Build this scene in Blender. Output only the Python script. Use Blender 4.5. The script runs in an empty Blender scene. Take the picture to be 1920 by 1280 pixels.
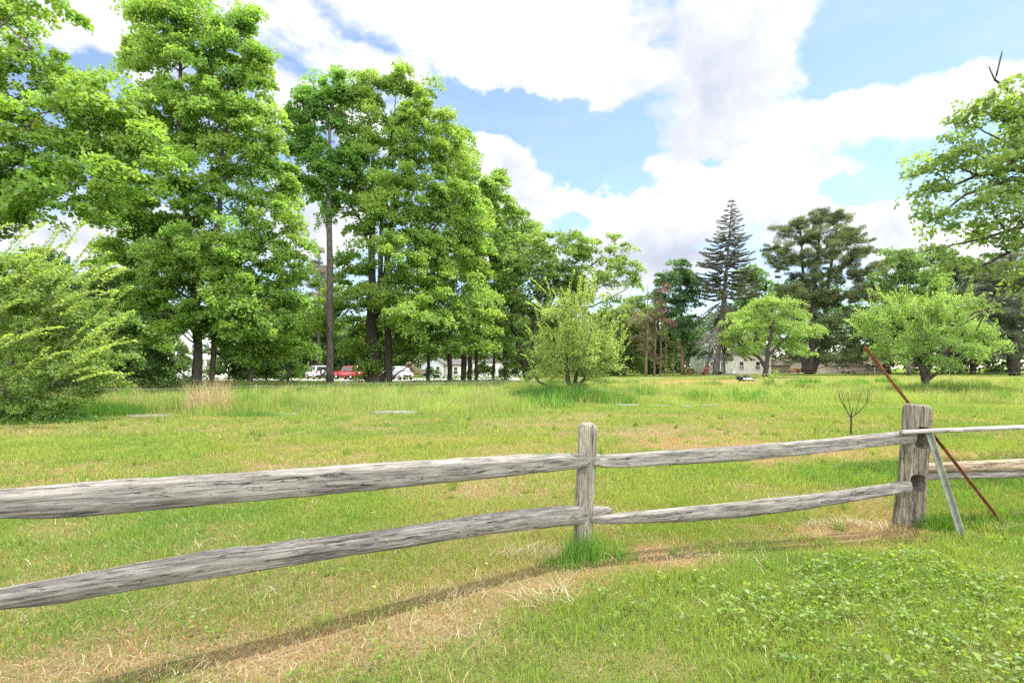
import bpy, bmesh, math
import numpy as np
from mathutils import Vector, Matrix

# ------------------------------------------------------------------ basics
F, CH, HY = 960.0, 1.5, 690.0          # lens in pixels of the 1920 px photograph, camera height, horizon row
SUN_AZ, SUN_EL = math.radians(50), math.radians(58)   # clockwise from +Y, above the horizon
scene = bpy.context.scene
COL = scene.collection
rng = np.random.default_rng(7)


def P(px, py, Y):
    return np.array([(px - 960) / F * Y, Y, CH + (HY - py) / F * Y])


def sstep(a, b, x):
    t = np.clip((np.asarray(x, float) - a) / (b - a), 0, 1)
    return t * t * (3 - 2 * t)


def hash2(ix, iy, seed=0):
    h = (ix.astype(np.int64) * 374761393 + iy.astype(np.int64) * 668265263 + seed * 974634777) & 0xFFFFFFFF
    h = ((h ^ (h >> 13)) * 1274126177) & 0xFFFFFFFF
    h = ((h ^ (h >> 16)) * 2246822519) & 0xFFFFFFFF
    return ((h ^ (h >> 15)) & 0xFFFFFF) / float(0xFFFFFF)


def vnoise(x, y, seed=0):
    x = np.asarray(x, float); y = np.asarray(y, float)
    ix = np.floor(x).astype(np.int64); iy = np.floor(y).astype(np.int64)
    fx = x - ix; fy = y - iy
    fx = fx * fx * (3 - 2 * fx); fy = fy * fy * (3 - 2 * fy)
    a = hash2(ix, iy, seed); b = hash2(ix + 1, iy, seed)
    c = hash2(ix, iy + 1, seed); d = hash2(ix + 1, iy + 1, seed)
    return (a * (1 - fx) + b * fx) * (1 - fy) + (c * (1 - fx) + d * fx) * fy


def fbm(x, y, seed=0, octv=4):
    s = 0; a = 0.5; t = 0
    for k in range(octv):
        s = s + a * vnoise(np.asarray(x) * 2 ** k + 13.7 * k, np.asarray(y) * 2 ** k + 7.3 * k, seed + k)
        t += a; a *= 0.5
    return s / t


def ground(x, y):
    x = np.asarray(x, float); y = np.asarray(y, float)
    g = 0.45 * sstep(30, 62, y) * sstep(2, 34, x)
    g = g + 0.10 * (fbm(x * 0.13, y * 0.13, 5, 2) - 0.5) * sstep(6, 16, y)
    g = g + 0.05 * (fbm(x * 0.7, y * 0.7, 9, 2) - 0.5) * sstep(1.0, 3, y)
    return g


def gz(x, y):
    return float(ground(np.array([x]), np.array([y]))[0])


# ------------------------------------------------------------------ objects and tags
def tag(o, label=None, cat=None, group=None, kind=None):
    if label: o['label'] = label
    if cat: o['category'] = cat
    if group: o['group'] = group
    if kind: o['kind'] = kind
    return o


def empty(name, loc, label, cat, group=None, rotz=0.0):
    o = bpy.data.objects.new(name, None)
    o.empty_display_size = 0.2
    COL.objects.link(o)
    o.location = [float(v) for v in loc]
    o.rotation_euler = (0, 0, rotz)
    return tag(o, label, cat, group)


class MB:
    """collects vertices and faces (numpy blocks) and links them as one mesh object"""
    def __init__(s):
        s.v = []; s.q = []; s.t = []; s.c = []; s.n = 0

    def add(s, v, q=None, t=None, col=None):
        v = np.asarray(v, float).reshape(-1, 3)
        if q is not None and len(q): s.q.append(np.asarray(q, np.int64) + s.n)
        if t is not None and len(t): s.t.append(np.asarray(t, np.int64) + s.n)
        if col is None: col = np.ones((1, 3))
        col = np.broadcast_to(np.asarray(col, float), (len(v), 3))
        s.v.append(v); s.c.append(col); s.n += len(v)

    def box(s, lo, hi, M=None, col=None):
        x0, y0, z0 = lo; x1, y1, z1 = hi
        v = np.array([[x0, y0, z0], [x1, y0, z0], [x1, y1, z0], [x0, y1, z0], [x0, y0, z1], [x1, y0, z1], [x1, y1, z1], [x0, y1, z1]], float)
        if M is not None: v = v @ M[:3, :3].T + M[:3, 3]
        s.add(v, [[0, 3, 2, 1], [4, 5, 6, 7], [0, 1, 5, 4], [1, 2, 6, 5], [2, 3, 7, 6], [3, 0, 4, 7]], col=col)

    def tube(s, pts, rad, sides=6, col=None, cap=True):
        pts = np.asarray(pts, float); n = len(pts)
        rad = np.broadcast_to(np.asarray(rad, float), (n,))
        tan = np.gradient(pts, axis=0)
        tan /= np.linalg.norm(tan, axis=1, keepdims=True) + 1e-9
        ref = np.array([0, 0, 1.0]) if abs(tan[:, 2]).mean() < 0.8 else np.array([1.0, 0, 0])
        a = np.cross(tan, ref); a /= np.linalg.norm(a, axis=1, keepdims=True) + 1e-9
        b = np.cross(tan, a)
        th = np.arange(sides) * 2 * math.pi / sides
        v = pts[:, None, :] + rad[:, None, None] * (np.cos(th)[None, :, None] * a[:, None, :] + np.sin(th)[None, :, None] * b[:, None, :])
        i = np.arange(n - 1)[:, None] * sides; j = np.arange(sides)[None, :]; j2 = (j + 1) % sides
        q = np.stack([i + j, i + j2, i + sides + j2, i + sides + j], -1).reshape(-1, 4)
        v = v.reshape(-1, 3); t = None
        if cap:
            v = np.vstack([v, pts[:1], pts[-1:]])
            k = np.arange(sides); k2 = (k + 1) % sides
            t = np.vstack([np.stack([k2, k, np.full(sides, n * sides)], 1), np.stack([(n - 1) * sides + k, (n - 1) * sides + k2, np.full(sides, n * sides + 1)], 1)])
        s.add(v, q, t, col)

    def build(s, name, mat, parent=None, smooth=False, tint=True):
        me = bpy.data.meshes.new(name)
        v = np.vstack(s.v).astype(np.float32)
        q = np.vstack(s.q) if s.q else np.zeros((0, 4), np.int64)
        t = np.vstack(s.t) if s.t else np.zeros((0, 3), np.int64)
        me.vertices.add(len(v)); me.vertices.foreach_set('co', v.ravel())
        nl = q.size + t.size
        me.loops.add(nl); me.loops.foreach_set('vertex_index', np.concatenate([q.ravel(), t.ravel()]).astype(np.int32))
        me.polygons.add(len(q) + len(t))
        ls = np.concatenate([np.arange(len(q)) * 4, q.size + np.arange(len(t)) * 3]).astype(np.int32)
        me.polygons.foreach_set('loop_start', ls)
        if smooth: me.polygons.foreach_set('use_smooth', np.ones(len(q) + len(t), bool))
        me.update(calc_edges=True)
        if tint:
            at = me.attributes.new('tint', 'FLOAT_COLOR', 'POINT')
            c = np.ones((len(v), 4), np.float32); c[:, :3] = np.vstack(s.c)
            at.data.foreach_set('color', c.ravel())
        me.validate()
        me.materials.append(mat)
        o = bpy.data.objects.new(name, me)
        COL.objects.link(o)
        if parent is not None: o.parent = parent
        return o


# ------------------------------------------------------------------ materials
def new_mat(name):
    m = bpy.data.materials.new(name); m.use_nodes = True
    nt = m.node_tree; nt.nodes.clear()
    out = nt.nodes.new('ShaderNodeOutputMaterial')
    return m, nt, out


def leaf_mat(name, trans=0.45, tr_gain=(1.25, 1.25, 0.55), gloss=0.06, rough=0.45):
    m, nt, out = new_mat(name); N = nt.nodes; L = nt.links
    at = N.new('ShaderNodeAttribute'); at.attribute_name = 'tint'
    d = N.new('ShaderNodeBsdfDiffuse'); L.new(at.outputs['Color'], d.inputs['Color'])
    mul = N.new('ShaderNodeMix'); mul.data_type = 'RGBA'; mul.blend_type = 'MULTIPLY'; mul.inputs[0].default_value = 1
    L.new(at.outputs['Color'], mul.inputs[6]); mul.inputs[7].default_value = (*tr_gain, 1)
    t = N.new('ShaderNodeBsdfTranslucent'); L.new(mul.outputs[2], t.inputs['Color'])
    mx = N.new('ShaderNodeMixShader'); mx.inputs[0].default_value = trans
    L.new(d.outputs[0], mx.inputs[1]); L.new(t.outputs[0], mx.inputs[2])
    g = N.new('ShaderNodeBsdfGlossy'); g.inputs['Roughness'].default_value = rough; g.inputs['Color'].default_value = (1, 1, 1, 1)
    mg = N.new('ShaderNodeMixShader'); mg.inputs[0].default_value = gloss
    L.new(mx.outputs[0], mg.inputs[1]); L.new(g.outputs[0], mg.inputs[2])
    L.new(mg.outputs[0], out.inputs['Surface'])
    return m


def plain(name, col, rough=0.6, metal=0.0, noise=0.15, scale=8.0, bump=0.0, spec=0.4, coat=0.0):
    m, nt, out = new_mat(name); N = nt.nodes; L = nt.links
    p = N.new('ShaderNodeBsdfPrincipled')
    tc = N.new('ShaderNodeTexCoord'); nz = N.new('ShaderNodeTexNoise')
    nz.inputs['Scale'].default_value = scale; nz.inputs['Detail'].default_value = 5
    L.new(tc.outputs['Object'], nz.inputs['Vector'])
    r = N.new('ShaderNodeValToRGB')
    c = np.array(col)
    r.color_ramp.elements[0].position = 0.3; r.color_ramp.elements[1].position = 0.7
    r.color_ramp.elements[0].color = (*(c * (1 - noise)), 1); r.color_ramp.elements[1].color = (*np.minimum(c * (1 + noise), 1), 1)
    L.new(nz.outputs['Fac'], r.inputs[0]); L.new(r.outputs[0], p.inputs['Base Color'])
    p.inputs['Roughness'].default_value = rough; p.inputs['Metallic'].default_value = metal
    p.inputs['Specular IOR Level'].default_value = spec
    if coat: p.inputs['Coat Weight'].default_value = coat; p.inputs['Coat Roughness'].default_value = 0.08
    if bump:
        b = N.new('ShaderNodeBump'); b.inputs['Strength'].default_value = bump; b.inputs['Distance'].default_value = 0.02
        L.new(nz.outputs['Fac'], b.inputs['Height']); L.new(b.outputs[0], p.inputs['Normal'])
    L.new(p.outputs[0], out.inputs['Surface'])
    return m


def bark_mat(name, a, b, scale=3.0):
    m, nt, out = new_mat(name); N = nt.nodes; L = nt.links
    p = N.new('ShaderNodeBsdfPrincipled'); p.inputs['Roughness'].default_value = 0.9; p.inputs['Specular IOR Level'].default_value = 0.1
    tc = N.new('ShaderNodeTexCoord'); mp = N.new('ShaderNodeMapping'); mp.inputs['Scale'].default_value = (scale * 4, scale * 4, scale * 0.8)
    nz = N.new('ShaderNodeTexNoise'); nz.inputs['Scale'].default_value = 1.0; nz.inputs['Detail'].default_value = 6; nz.inputs['Roughness'].default_value = 0.65
    L.new(tc.outputs['Object'], mp.inputs['Vector']); L.new(mp.outputs[0], nz.inputs['Vector'])
    r = N.new('ShaderNodeValToRGB'); r.color_ramp.elements[0].position = 0.35; r.color_ramp.elements[1].position = 0.65
    r.color_ramp.elements[0].color = (*a, 1); r.color_ramp.elements[1].color = (*b, 1)
    L.new(nz.outputs['Fac'], r.inputs[0]); L.new(r.outputs[0], p.inputs['Base Color'])
    bp = N.new('ShaderNodeBump'); bp.inputs['Strength'].default_value = 0.8; bp.inputs['Distance'].default_value = 0.03
    L.new(nz.outputs['Fac'], bp.inputs['Height']); L.new(bp.outputs[0], p.inputs['Normal'])
    L.new(p.outputs[0], out.inputs['Surface'])
    return m


def wood_mat(name, dark, mid, light, tint=(1, 1, 1), warm=0.0):
    """weathered split wood: grain runs along the object's local X"""
    m, nt, out = new_mat(name); N = nt.nodes; L = nt.links
    p = N.new('ShaderNodeBsdfPrincipled'); p.inputs['Roughness'].default_value = 0.85; p.inputs['Specular IOR Level'].default_value = 0.2
    tc = N.new('ShaderNodeTexCoord'); oi = N.new('ShaderNodeObjectInfo')
    off = N.new('ShaderNodeVectorMath'); off.operation = 'ADD'
    L.new(tc.outputs['Object'], off.inputs[0]); 
    sc = N.new('ShaderNodeVectorMath'); sc.operation = 'SCALE'; sc.inputs[0].default_value = (17, 5, 9); L.new(oi.outputs['Random'], sc.inputs['Scale'])
    L.new(sc.outputs[0], off.inputs[1])
    def nz(scale, det=6, ro=0.6, dist=0.0):
        mp = N.new('ShaderNodeMapping'); mp.inputs['Scale'].default_value = scale
        n = N.new('ShaderNodeTexNoise'); n.inputs['Scale'].default_value = 1; n.inputs['Detail'].default_value = det; n.inputs['Roughness'].default_value = ro
        n.inputs['Distortion'].default_value = dist
        L.new(off.outputs[0], mp.inputs['Vector']); L.new(mp.outputs[0], n.inputs['Vector']); return n
    g1 = nz((3.4, 80, 80), 8, 0.7, 0.4); g2 = nz((9.0, 210, 210), 4, 0.65); g3 = nz((2.3, 9, 9), 6, 0.65); g4 = nz((4.5, 42, 42), 6, 0.75, 1.2)
    r1 = N.new('ShaderNodeValToRGB'); e = r1.color_ramp.elements
    e[0].position = 0.36; e[0].color = (*dark, 1); e[1].position = 0.66; e[1].color = (*light, 1)
    k = e.new(0.48); k.color = (*mid, 1)
    L.new(g1.outputs['Fac'], r1.inputs[0])
    def mixc(f, a, bcol, mode='MULTIPLY'):
        mx = N.new('ShaderNodeMix'); mx.data_type = 'RGBA'; mx.blend_type = mode
        L.new(f, mx.inputs[0]); L.new(a, mx.inputs[6])
        if isinstance(bcol, tuple): mx.inputs[7].default_value = (*bcol, 1)
        else: L.new(bcol, mx.inputs[7])
        return mx.outputs[2]
    def ramp(n, a, b, va=0.0, vb=1.0):
        r = N.new('ShaderNodeMapRange'); r.inputs[1].default_value = a; r.inputs[2].default_value = b; r.inputs[3].default_value = va; r.inputs[4].default_value = vb
        L.new(n.outputs['Fac'], r.inputs[0]); return r.outputs[0]
    c = mixc(ramp(g2, 0.42, 0.30, 0, 0.75), r1.outputs[0], (0.35, 0.33, 0.31))
    c = mixc(ramp(g3, 0.46, 0.66, 0, 0.75), c, (0.50, 0.49, 0.47))       # broad darker weathering
    c = mixc(ramp(g4, 0.415, 0.355, 0, 0.9), c, (0.13, 0.12, 0.11))       # cracks along the grain
    c = mixc(ramp(g3, 0.36, 0.22, 0, 0.5), c, (1.15, 1.02, 0.88))
    L.new(c, p.inputs['Base Color'])
    ad = N.new('ShaderNodeMath'); ad.operation = 'ADD'; L.new(g1.outputs['Fac'], ad.inputs[0]); L.new(ramp(g4, 0.34, 0.42, -0.8, 0.0), ad.inputs[1])
    bp = N.new('ShaderNodeBump'); bp.inputs['Strength'].default_value = 0.75; bp.inputs['Distance'].default_value = 0.012
    L.new(ad.outputs[0], bp.inputs['Height']); L.new(bp.outputs[0], p.inputs['Normal'])
    L.new(p.outputs[0], out.inputs['Surface'])
    return m


def soil_mat(name):
    m, nt, out = new_mat(name); N = nt.nodes; L = nt.links
    d = N.new('ShaderNodeBsdfDiffuse'); at = N.new('ShaderNodeAttribute'); at.attribute_name = 'tint'
    tc = N.new('ShaderNodeTexCoord')
    n1 = N.new('ShaderNodeTexNoise'); n1.inputs['Scale'].default_value = 45; n1.inputs['Detail'].default_value = 8; n1.inputs['Roughness'].default_value = 0.7
    L.new(tc.outputs['Object'], n1.inputs['Vector'])
    mr = N.new('ShaderNodeMapRange'); mr.inputs[1].default_value = 0.3; mr.inputs[2].default_value = 0.7; mr.inputs[3].default_value = 0.45; mr.inputs[4].default_value = 1.35
    L.new(n1.outputs['Fac'], mr.inputs[0])
    mx = N.new('ShaderNodeMix'); mx.data_type = 'RGBA'; mx.blend_type = 'MULTIPLY'; mx.inputs[0].default_value = 1
    L.new(at.outputs['Color'], mx.inputs[6]); L.new(mr.outputs[0], mx.inputs[7]); L.new(mx.outputs[2], d.inputs['Color'])
    L.new(d.outputs[0], out.inputs['Surface'])
    return m


M_leaf = leaf_mat('broadleaf', trans=0.55, tr_gain=(1.6, 1.5, 0.8), gloss=0.025, rough=0.5)
M_needle = leaf_mat('conifer_needles', trans=0.3, gloss=0.02)
M_grass = leaf_mat('grass_blades', trans=0.4, tr_gain=(1.3, 1.3, 0.5), gloss=0.015, rough=0.6)
M_straw = leaf_mat('dry_straw', trans=0.2, tr_gain=(1.1, 1.0, 0.8), gloss=0.04)
M_bark = bark_mat('grey_bark', (0.05, 0.045, 0.04), (0.17, 0.15, 0.13))
M_barkd = bark_mat('dark_bark', (0.022, 0.019, 0.016), (0.085, 0.072, 0.06))
M_barkr = bark_mat('reddish_bark', (0.07, 0.05, 0.04), (0.22, 0.16, 0.125))
M_deadwood = bark_mat('dead_grey_twigs', (0.16, 0.15, 0.135), (0.34, 0.32, 0.29))
M_wood = wood_mat('weathered_rail', (0.08, 0.073, 0.066), (0.20, 0.187, 0.17), (0.38, 0.355, 0.32))
M_post = wood_mat('weathered_post', (0.05, 0.043, 0.033), (0.24, 0.215, 0.175), (0.45, 0.41, 0.345))
M_postd = wood_mat('dark_weathered_post', (0.035, 0.03, 0.023), (0.165, 0.142, 0.108), (0.36, 0.32, 0.26))
M_woodb = wood_mat('brown_split_rail', (0.10, 0.075, 0.05), (0.30, 0.23, 0.16), (0.44, 0.35, 0.25))
M_pole = wood_mat('pale_pole', (0.2, 0.18, 0.165), (0.36, 0.33, 0.31), (0.5, 0.47, 0.44))
M_rust = plain('rust', (0.19, 0.075, 0.035), 0.8, 0.3, 0.55, 22, 0.3)
M_paintgreen = plain('weathered_green_paint', (0.20, 0.215, 0.17), 0.7, 0.1, 0.3, 14, 0.1)
M_soil = soil_mat('soil_thatch')
M_stone = plain('grey_stone', (0.17, 0.17, 0.175), 0.85, 0, 0.3, 6, 0.3)
M_gravel = plain('pale_gravel', (0.36, 0.34, 0.32), 0.95, 0, 0.2, 1.5, 0.2)
M_white = plain('white_paint', (0.78, 0.77, 0.74), 0.5, 0, 0.04, 3)
M_cream = plain('cream_siding', (0.70, 0.66, 0.57), 0.6, 0, 0.05, 2)
M_bluegrey = plain('bluegrey_siding', (0.46, 0.50, 0.55), 0.6, 0, 0.06, 2)
M_tan = plain('tan_siding', (0.50, 0.42, 0.33), 0.7, 0, 0.08, 2)
M_roofd = plain('dark_shingles', (0.10, 0.095, 0.10), 0.9, 0, 0.25, 5)
M_roofp = plain('pinkish_shingles', (0.33, 0.26, 0.22), 0.9, 0, 0.2, 5)
M_glass = plain('window_glass', (0.03, 0.035, 0.04), 0.08, 0, 0.1, 2, spec=0.8)
M_carwhite = plain('white_car_paint', (0.75, 0.76, 0.77), 0.3, 0, 0.02, 1, coat=1.0)
M_carred = plain('red_car_paint', (0.42, 0.025, 0.03), 0.3, 0, 0.05, 1, coat=1.0)
M_cargrey = plain('grey_car_paint', (0.45, 0.47, 0.5), 0.3, 0.3, 0.05, 1, coat=1.0)
M_rubber = plain('black_rubber', (0.02, 0.02, 0.02), 0.8, 0, 0.2, 10)
M_rim = plain('alloy_rim', (0.5, 0.5, 0.52), 0.35, 0.9, 0.05, 5)
M_redlamp = plain('red_lens', (0.45, 0.02, 0.02), 0.2, 0, 0.05, 5)
M_clearlamp = plain('clear_lens', (0.7, 0.7, 0.72), 0.1, 0, 0.05, 5)
M_black = plain('black_plastic', (0.025, 0.025, 0.027), 0.5, 0, 0.1, 8)
M_wire = plain('white_fence_cord', (0.36, 0.36, 0.37), 0.6, 0, 0.05, 5)
M_cable = plain('dark_cable', (0.03, 0.03, 0.035), 0.6, 0, 0.05, 5)
M_flower = leaf_mat('orange_azalea_bloom', trans=0.3, tr_gain=(1.1, 0.8, 0.5))

# ------------------------------------------------------------------ leaves
def leaves(mb, c, n, size, asp, tint, fold=0.12, tang=None):
    """one folded four-cornered leaf per centre"""
    N = len(c)
    n = n / (np.linalg.norm(n, axis=1, keepdims=True) + 1e-9)
    if tang is None: tang = rng.normal(size=(N, 3))
    t = tang - n * np.sum(tang * n, 1, keepdims=True)
    t /= np.linalg.norm(t, axis=1, keepdims=True) + 1e-9
    b = np.cross(n, t)
    s = np.broadcast_to(size, (N,))[:, None] * 0.5
    w = s * np.broadcast_to(asp, (N,))[:, None]
    v = np.stack([c - t * s, c + b * w - t * s * 0.1 + n * s * fold, c + t * s, c - b * w - t * s * 0.1 + n * s * fold], 1).reshape(-1, 3)
    q = np.arange(N * 4).reshape(N, 4)
    mb.add(v, q, col=np.repeat(tint, 4, axis=0))


def spray_leaves(mb, sc, sdir, R, m, size, asp, base, var, up=0.9, droop=0.35, thick=0.12, width=0.7, jit=0.55, young=None, sizevar=0.3):
    """flattened leafy sprays: centres sc (S,3), outward directions sdir (S,3), radii R (S,), m leaves each"""
    S = len(sc)
    if S == 0: return
    e1 = sdir / (np.linalg.norm(sdir, axis=1, keepdims=True) + 1e-9)
    z = np.zeros((S, 3)); z[:, 2] = 1
    e2 = np.cross(z, e1); e2 /= np.linalg.norm(e2, axis=1, keepdims=True) + 1e-9
    e3 = np.cross(e1, e2)
    idx = np.repeat(np.arange(S), m)
    K = len(idx)
    rr = np.sqrt(rng.random(K)); th = rng.random(K) * 2 * math.pi
    a = rr * np.cos(th); b = rr * np.sin(th) * width
    h = rng.normal(size=K) * thick - droop * np.maximum(a + 0.2, 0) ** 2
    Rk = R[idx][:, None]
    c = sc[idx] + Rk * (a[:, None] * e1[idx] + b[:, None] * e2[idx] + h[:, None] * e3[idx])
    n = up * e3[idx] + jit * rng.normal(size=(K, 3)) + 0.35 * np.maximum(a, 0)[:, None] * e1[idx]
    tS = base * (1 + var * rng.normal(size=(S, 1)) * np.array([1.0, 0.9, 0.8]))
    if young is not None:
        f = np.clip(rng.normal(0.22, 0.2, size=(S, 1)), 0, 1)
        tS = tS * (1 - f) + young * f
    tint = np.clip(tS[idx] * (1 + 0.10 * rng.normal(size=(K, 1))), 0.004, 0.9)
    sz = size * (1 + sizevar * (rng.random(K) - 0.5) * 2)
    leaves(mb, c, n, sz, asp, tint)


def bez(a, b, c, n=8):
    t = np.linspace(0, 1, n)[:, None]
    return (1 - t) ** 2 * a + 2 * t * (1 - t) * b + t * t * c


def tree(name, label, cat, base, Y, lobes, stems, leaf=0.2, asp=0.75, lai=3.6, col=(0.09, 0.2, 0.03), var=0.14, young=None,
         mat=None, bark=None, spray=0.9, depth=1.0, droop=0.45, limb_r=0.10, group=None, up=0.8, fill=0.42, thick=0.19, outz=0.15,
         twigs=0.35, limbs=True, jit=0.65, width=0.75, sgap=0.25, shoots=(), shoot_leaf=0.08, shoot_gap=0.05):
    """lobes: (px, py, rx_px, ry_px[, depth offset m]); stems: lists of (px, py, width_px[, depth offset m])"""
    col = (1.5 * col[0] + 0.022, 1.36 * col[1] + 0.005, 1.5 * col[2] + 0.026); young = None if young is None else (1.1 * young[0], 1.12 * young[1], 1.2 * young[2] + 0.015)
    mat = mat or M_leaf; bark = bark or M_bark; lai = lai * LAIK
    bx = (base - 960) / F * Y
    root = empty(name, (bx, Y, gz(bx, Y)), label, cat, group)
    off = np.array([bx, Y, gz(bx, Y)])
    tb = MB(); cb = MB()
    stem_pts = []; stem_r = []
    for st in stems:
        pts = np.array([P(s[0], s[1], Y + (s[3] if len(s) > 3 else 0)) for s in st]); r = np.array([s[2] / F * Y * 0.5 for s in st])
        t = np.linspace(0, len(st) - 1, (len(st) - 1) * 5 + 1); i = np.minimum(t.astype(int), len(st) - 2); f = t - i; f2 = f * f * (3 - 2 * f) * 0.3 + f * 0.7
        pp = pts[i] * (1 - f2)[:, None] + pts[i + 1] * f2[:, None]; r2 = r[i] * (1 - f) + r[i + 1] * f
        pp[:, :2] += rng.normal(size=(len(pp), 2)) * r2[:, None] * 0.12
        tb.tube(pp - off, r2 * (1 + 0.06 * rng.normal(size=len(r2))), 9)
        stem_pts.append(pp); stem_r.append(r2)
    SP = np.vstack(stem_pts); SR = np.concatenate(stem_r)
    axis = SP[:, :2].mean(0)
    for lb in lobes:
        px, py, rx, ry = lb[:4]; dy = lb[4] if len(lb) > 4 else None
        if dy is None: dy = rng.uniform(-0.45, 0.45) * depth * rx / F * Y * 1.6
        c = P(px, py, Y + dy); ax = rx / F * Y; az = ry / F * Y; ay = ax * depth
        area = math.pi * ax * az
        nleaf = lai * area / (0.5 * asp * leaf * leaf)
        R0 = spray
        m = max(8, int(lai * 0.55 * math.pi * R0 * R0 * width / (0.5 * asp * leaf * leaf) / 2.2))
        S = max(3, int(nleaf / m))
        d = rng.normal(size=(S, 3)); d /= np.linalg.norm(d, axis=1, keepdims=True)
        rad = fill + (1.0 - fill) * rng.random(S) ** 0.7
        rad = rad * (0.70 + 0.62 * vnoise(d[:, 0] * 2.6 + px * 0.37 + d[:, 1] * 1.3, d[:, 2] * 2.6 + py * 0.23, 3)) * np.where(rng.random(S) < 0.06, 1.2, 1.0)
        sc = c + d * rad[:, None] * np.array([ax, ay, az])
        out = sc - np.array([axis[0], axis[1], 0]); out[:, 2] = 0
        lc = (sc - c) * np.array([1, 1, 0])
        sd = out / (np.linalg.norm(out, axis=1, keepdims=True) + 1e-6) + 0.7 * lc / (np.linalg.norm(lc, axis=1, keepdims=True) + 1e-6) + 0.25 * rng.normal(size=(S, 3)); sd[:, 2] = outz + 0.32 * rng.normal(size=S)
        R = R0 * rng.uniform(0.5, 1.3, S)
        keep = rng.random(S) > sgap * (fbm(sc[:, 0] * 0.35 + sc[:, 1] * 0.2, sc[:, 2] * 0.5, 31, 2) > 0.56)
        sc = sc[keep]; sd = sd[keep]; R = R[keep]
        spray_leaves(cb, sc - off, sd, R, m, leaf, asp, np.array(col), var, up, droop, thick, width, jit, None if young is None else np.array(young))
        # limb from the nearest suitable stem point below, then twigs to sprays
        if limbs:
            k = np.argmin(np.abs(SP[:, 2] - (c[2] - 0.55 * np.linalg.norm(SP[:, :2] - c[:2], axis=1))) + 0.25 * np.linalg.norm(SP - c, axis=1))
            a = SP[k]; hd = np.linalg.norm(c - a)
            mid = (a + c) / 2 + np.array([0, 0, 0.12 * hd]) + rng.normal(size=3) * 0.05 * hd
            lp = bez(a, mid, c, 9); lp[1:-1] += rng.normal(size=(7, 3)) * 0.012 * hd
            r0 = min(max(limb_r * (0.5 + 0.06 * hd), 0.02), SR[k] * 0.75)
            tb.tube(lp - off, np.linspace(r0, r0 * 0.35, 9), 6)
            nt_ = int(len(sc) * twigs)
            for s in sc[:nt_]:
                j = rng.integers(4, 9); b0 = lp[j]
                mm = (b0 + s) / 2 + rng.normal(size=3) * 0.08 * np.linalg.norm(s - b0) + np.array([0, 0, 0.05])
                r1 = max(r0 * 0.3, 0.006)
                tb.tube(bez(b0, mm, s, 5) - off, np.linspace(r1, r1 * 0.3, 5), 4, cap=False)
    for sh in shoots:
        px0, py0, px1, py1, dy = sh
        a = P(px0, py0, Y + dy); b = P(px1, py1, Y + dy + rng.uniform(-0.4, 0.4))
        ln = np.linalg.norm(b - a); n = max(5, int(ln / 0.15))
        pts = bez(a, (a + b) / 2 + np.array([0, 0, 0.16 * ln]) + rng.normal(size=3) * 0.03 * ln, b, n)
        tb.tube(pts - off, np.linspace(0.004 + 0.003 * ln, 0.002, n), 4, cap=False)
        m = max(4, int(ln / shoot_gap)); t = np.linspace(0.1, 1.0, m) * (n - 1)
        i = np.minimum(t.astype(int), n - 2); f = (t - i)[:, None]
        c = pts[i] * (1 - f) + pts[i + 1] * f; ax = (b - a) / ln
        side = np.cross(ax, [0, 0, 1.0]); side /= np.linalg.norm(side) + 1e-9
        sg = np.where(np.arange(m) % 2 == 0, 1.0, -1.0)[:, None]
        tang = ax * 0.7 + side * sg * 0.8 + rng.normal(size=(m, 3)) * 0.25
        tang /= np.linalg.norm(tang, axis=1, keepdims=True)
        nn = np.array([0, 0, 0.8]) + rng.normal(size=(m, 3)) * 0.35
        base_c = np.array(young if young is not None else col)
        leaves(cb, c + tang * shoot_leaf * 0.55 - off, nn, shoot_leaf * rng.uniform(0.7, 1.2, m), 0.5, np.clip(base_c * (1 + 0.15 * rng.normal(size=(m, 1))), 0.01, 0.9), 0.2, tang)
    tb.build('trunk', bark, root, smooth=True)
    cb.build('crown', mat, root)
    return root


LAIK = 2.2
MAPLE = (0.105, 0.235, 0.026); YOUNG = (0.22, 0.30, 0.04)

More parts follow.
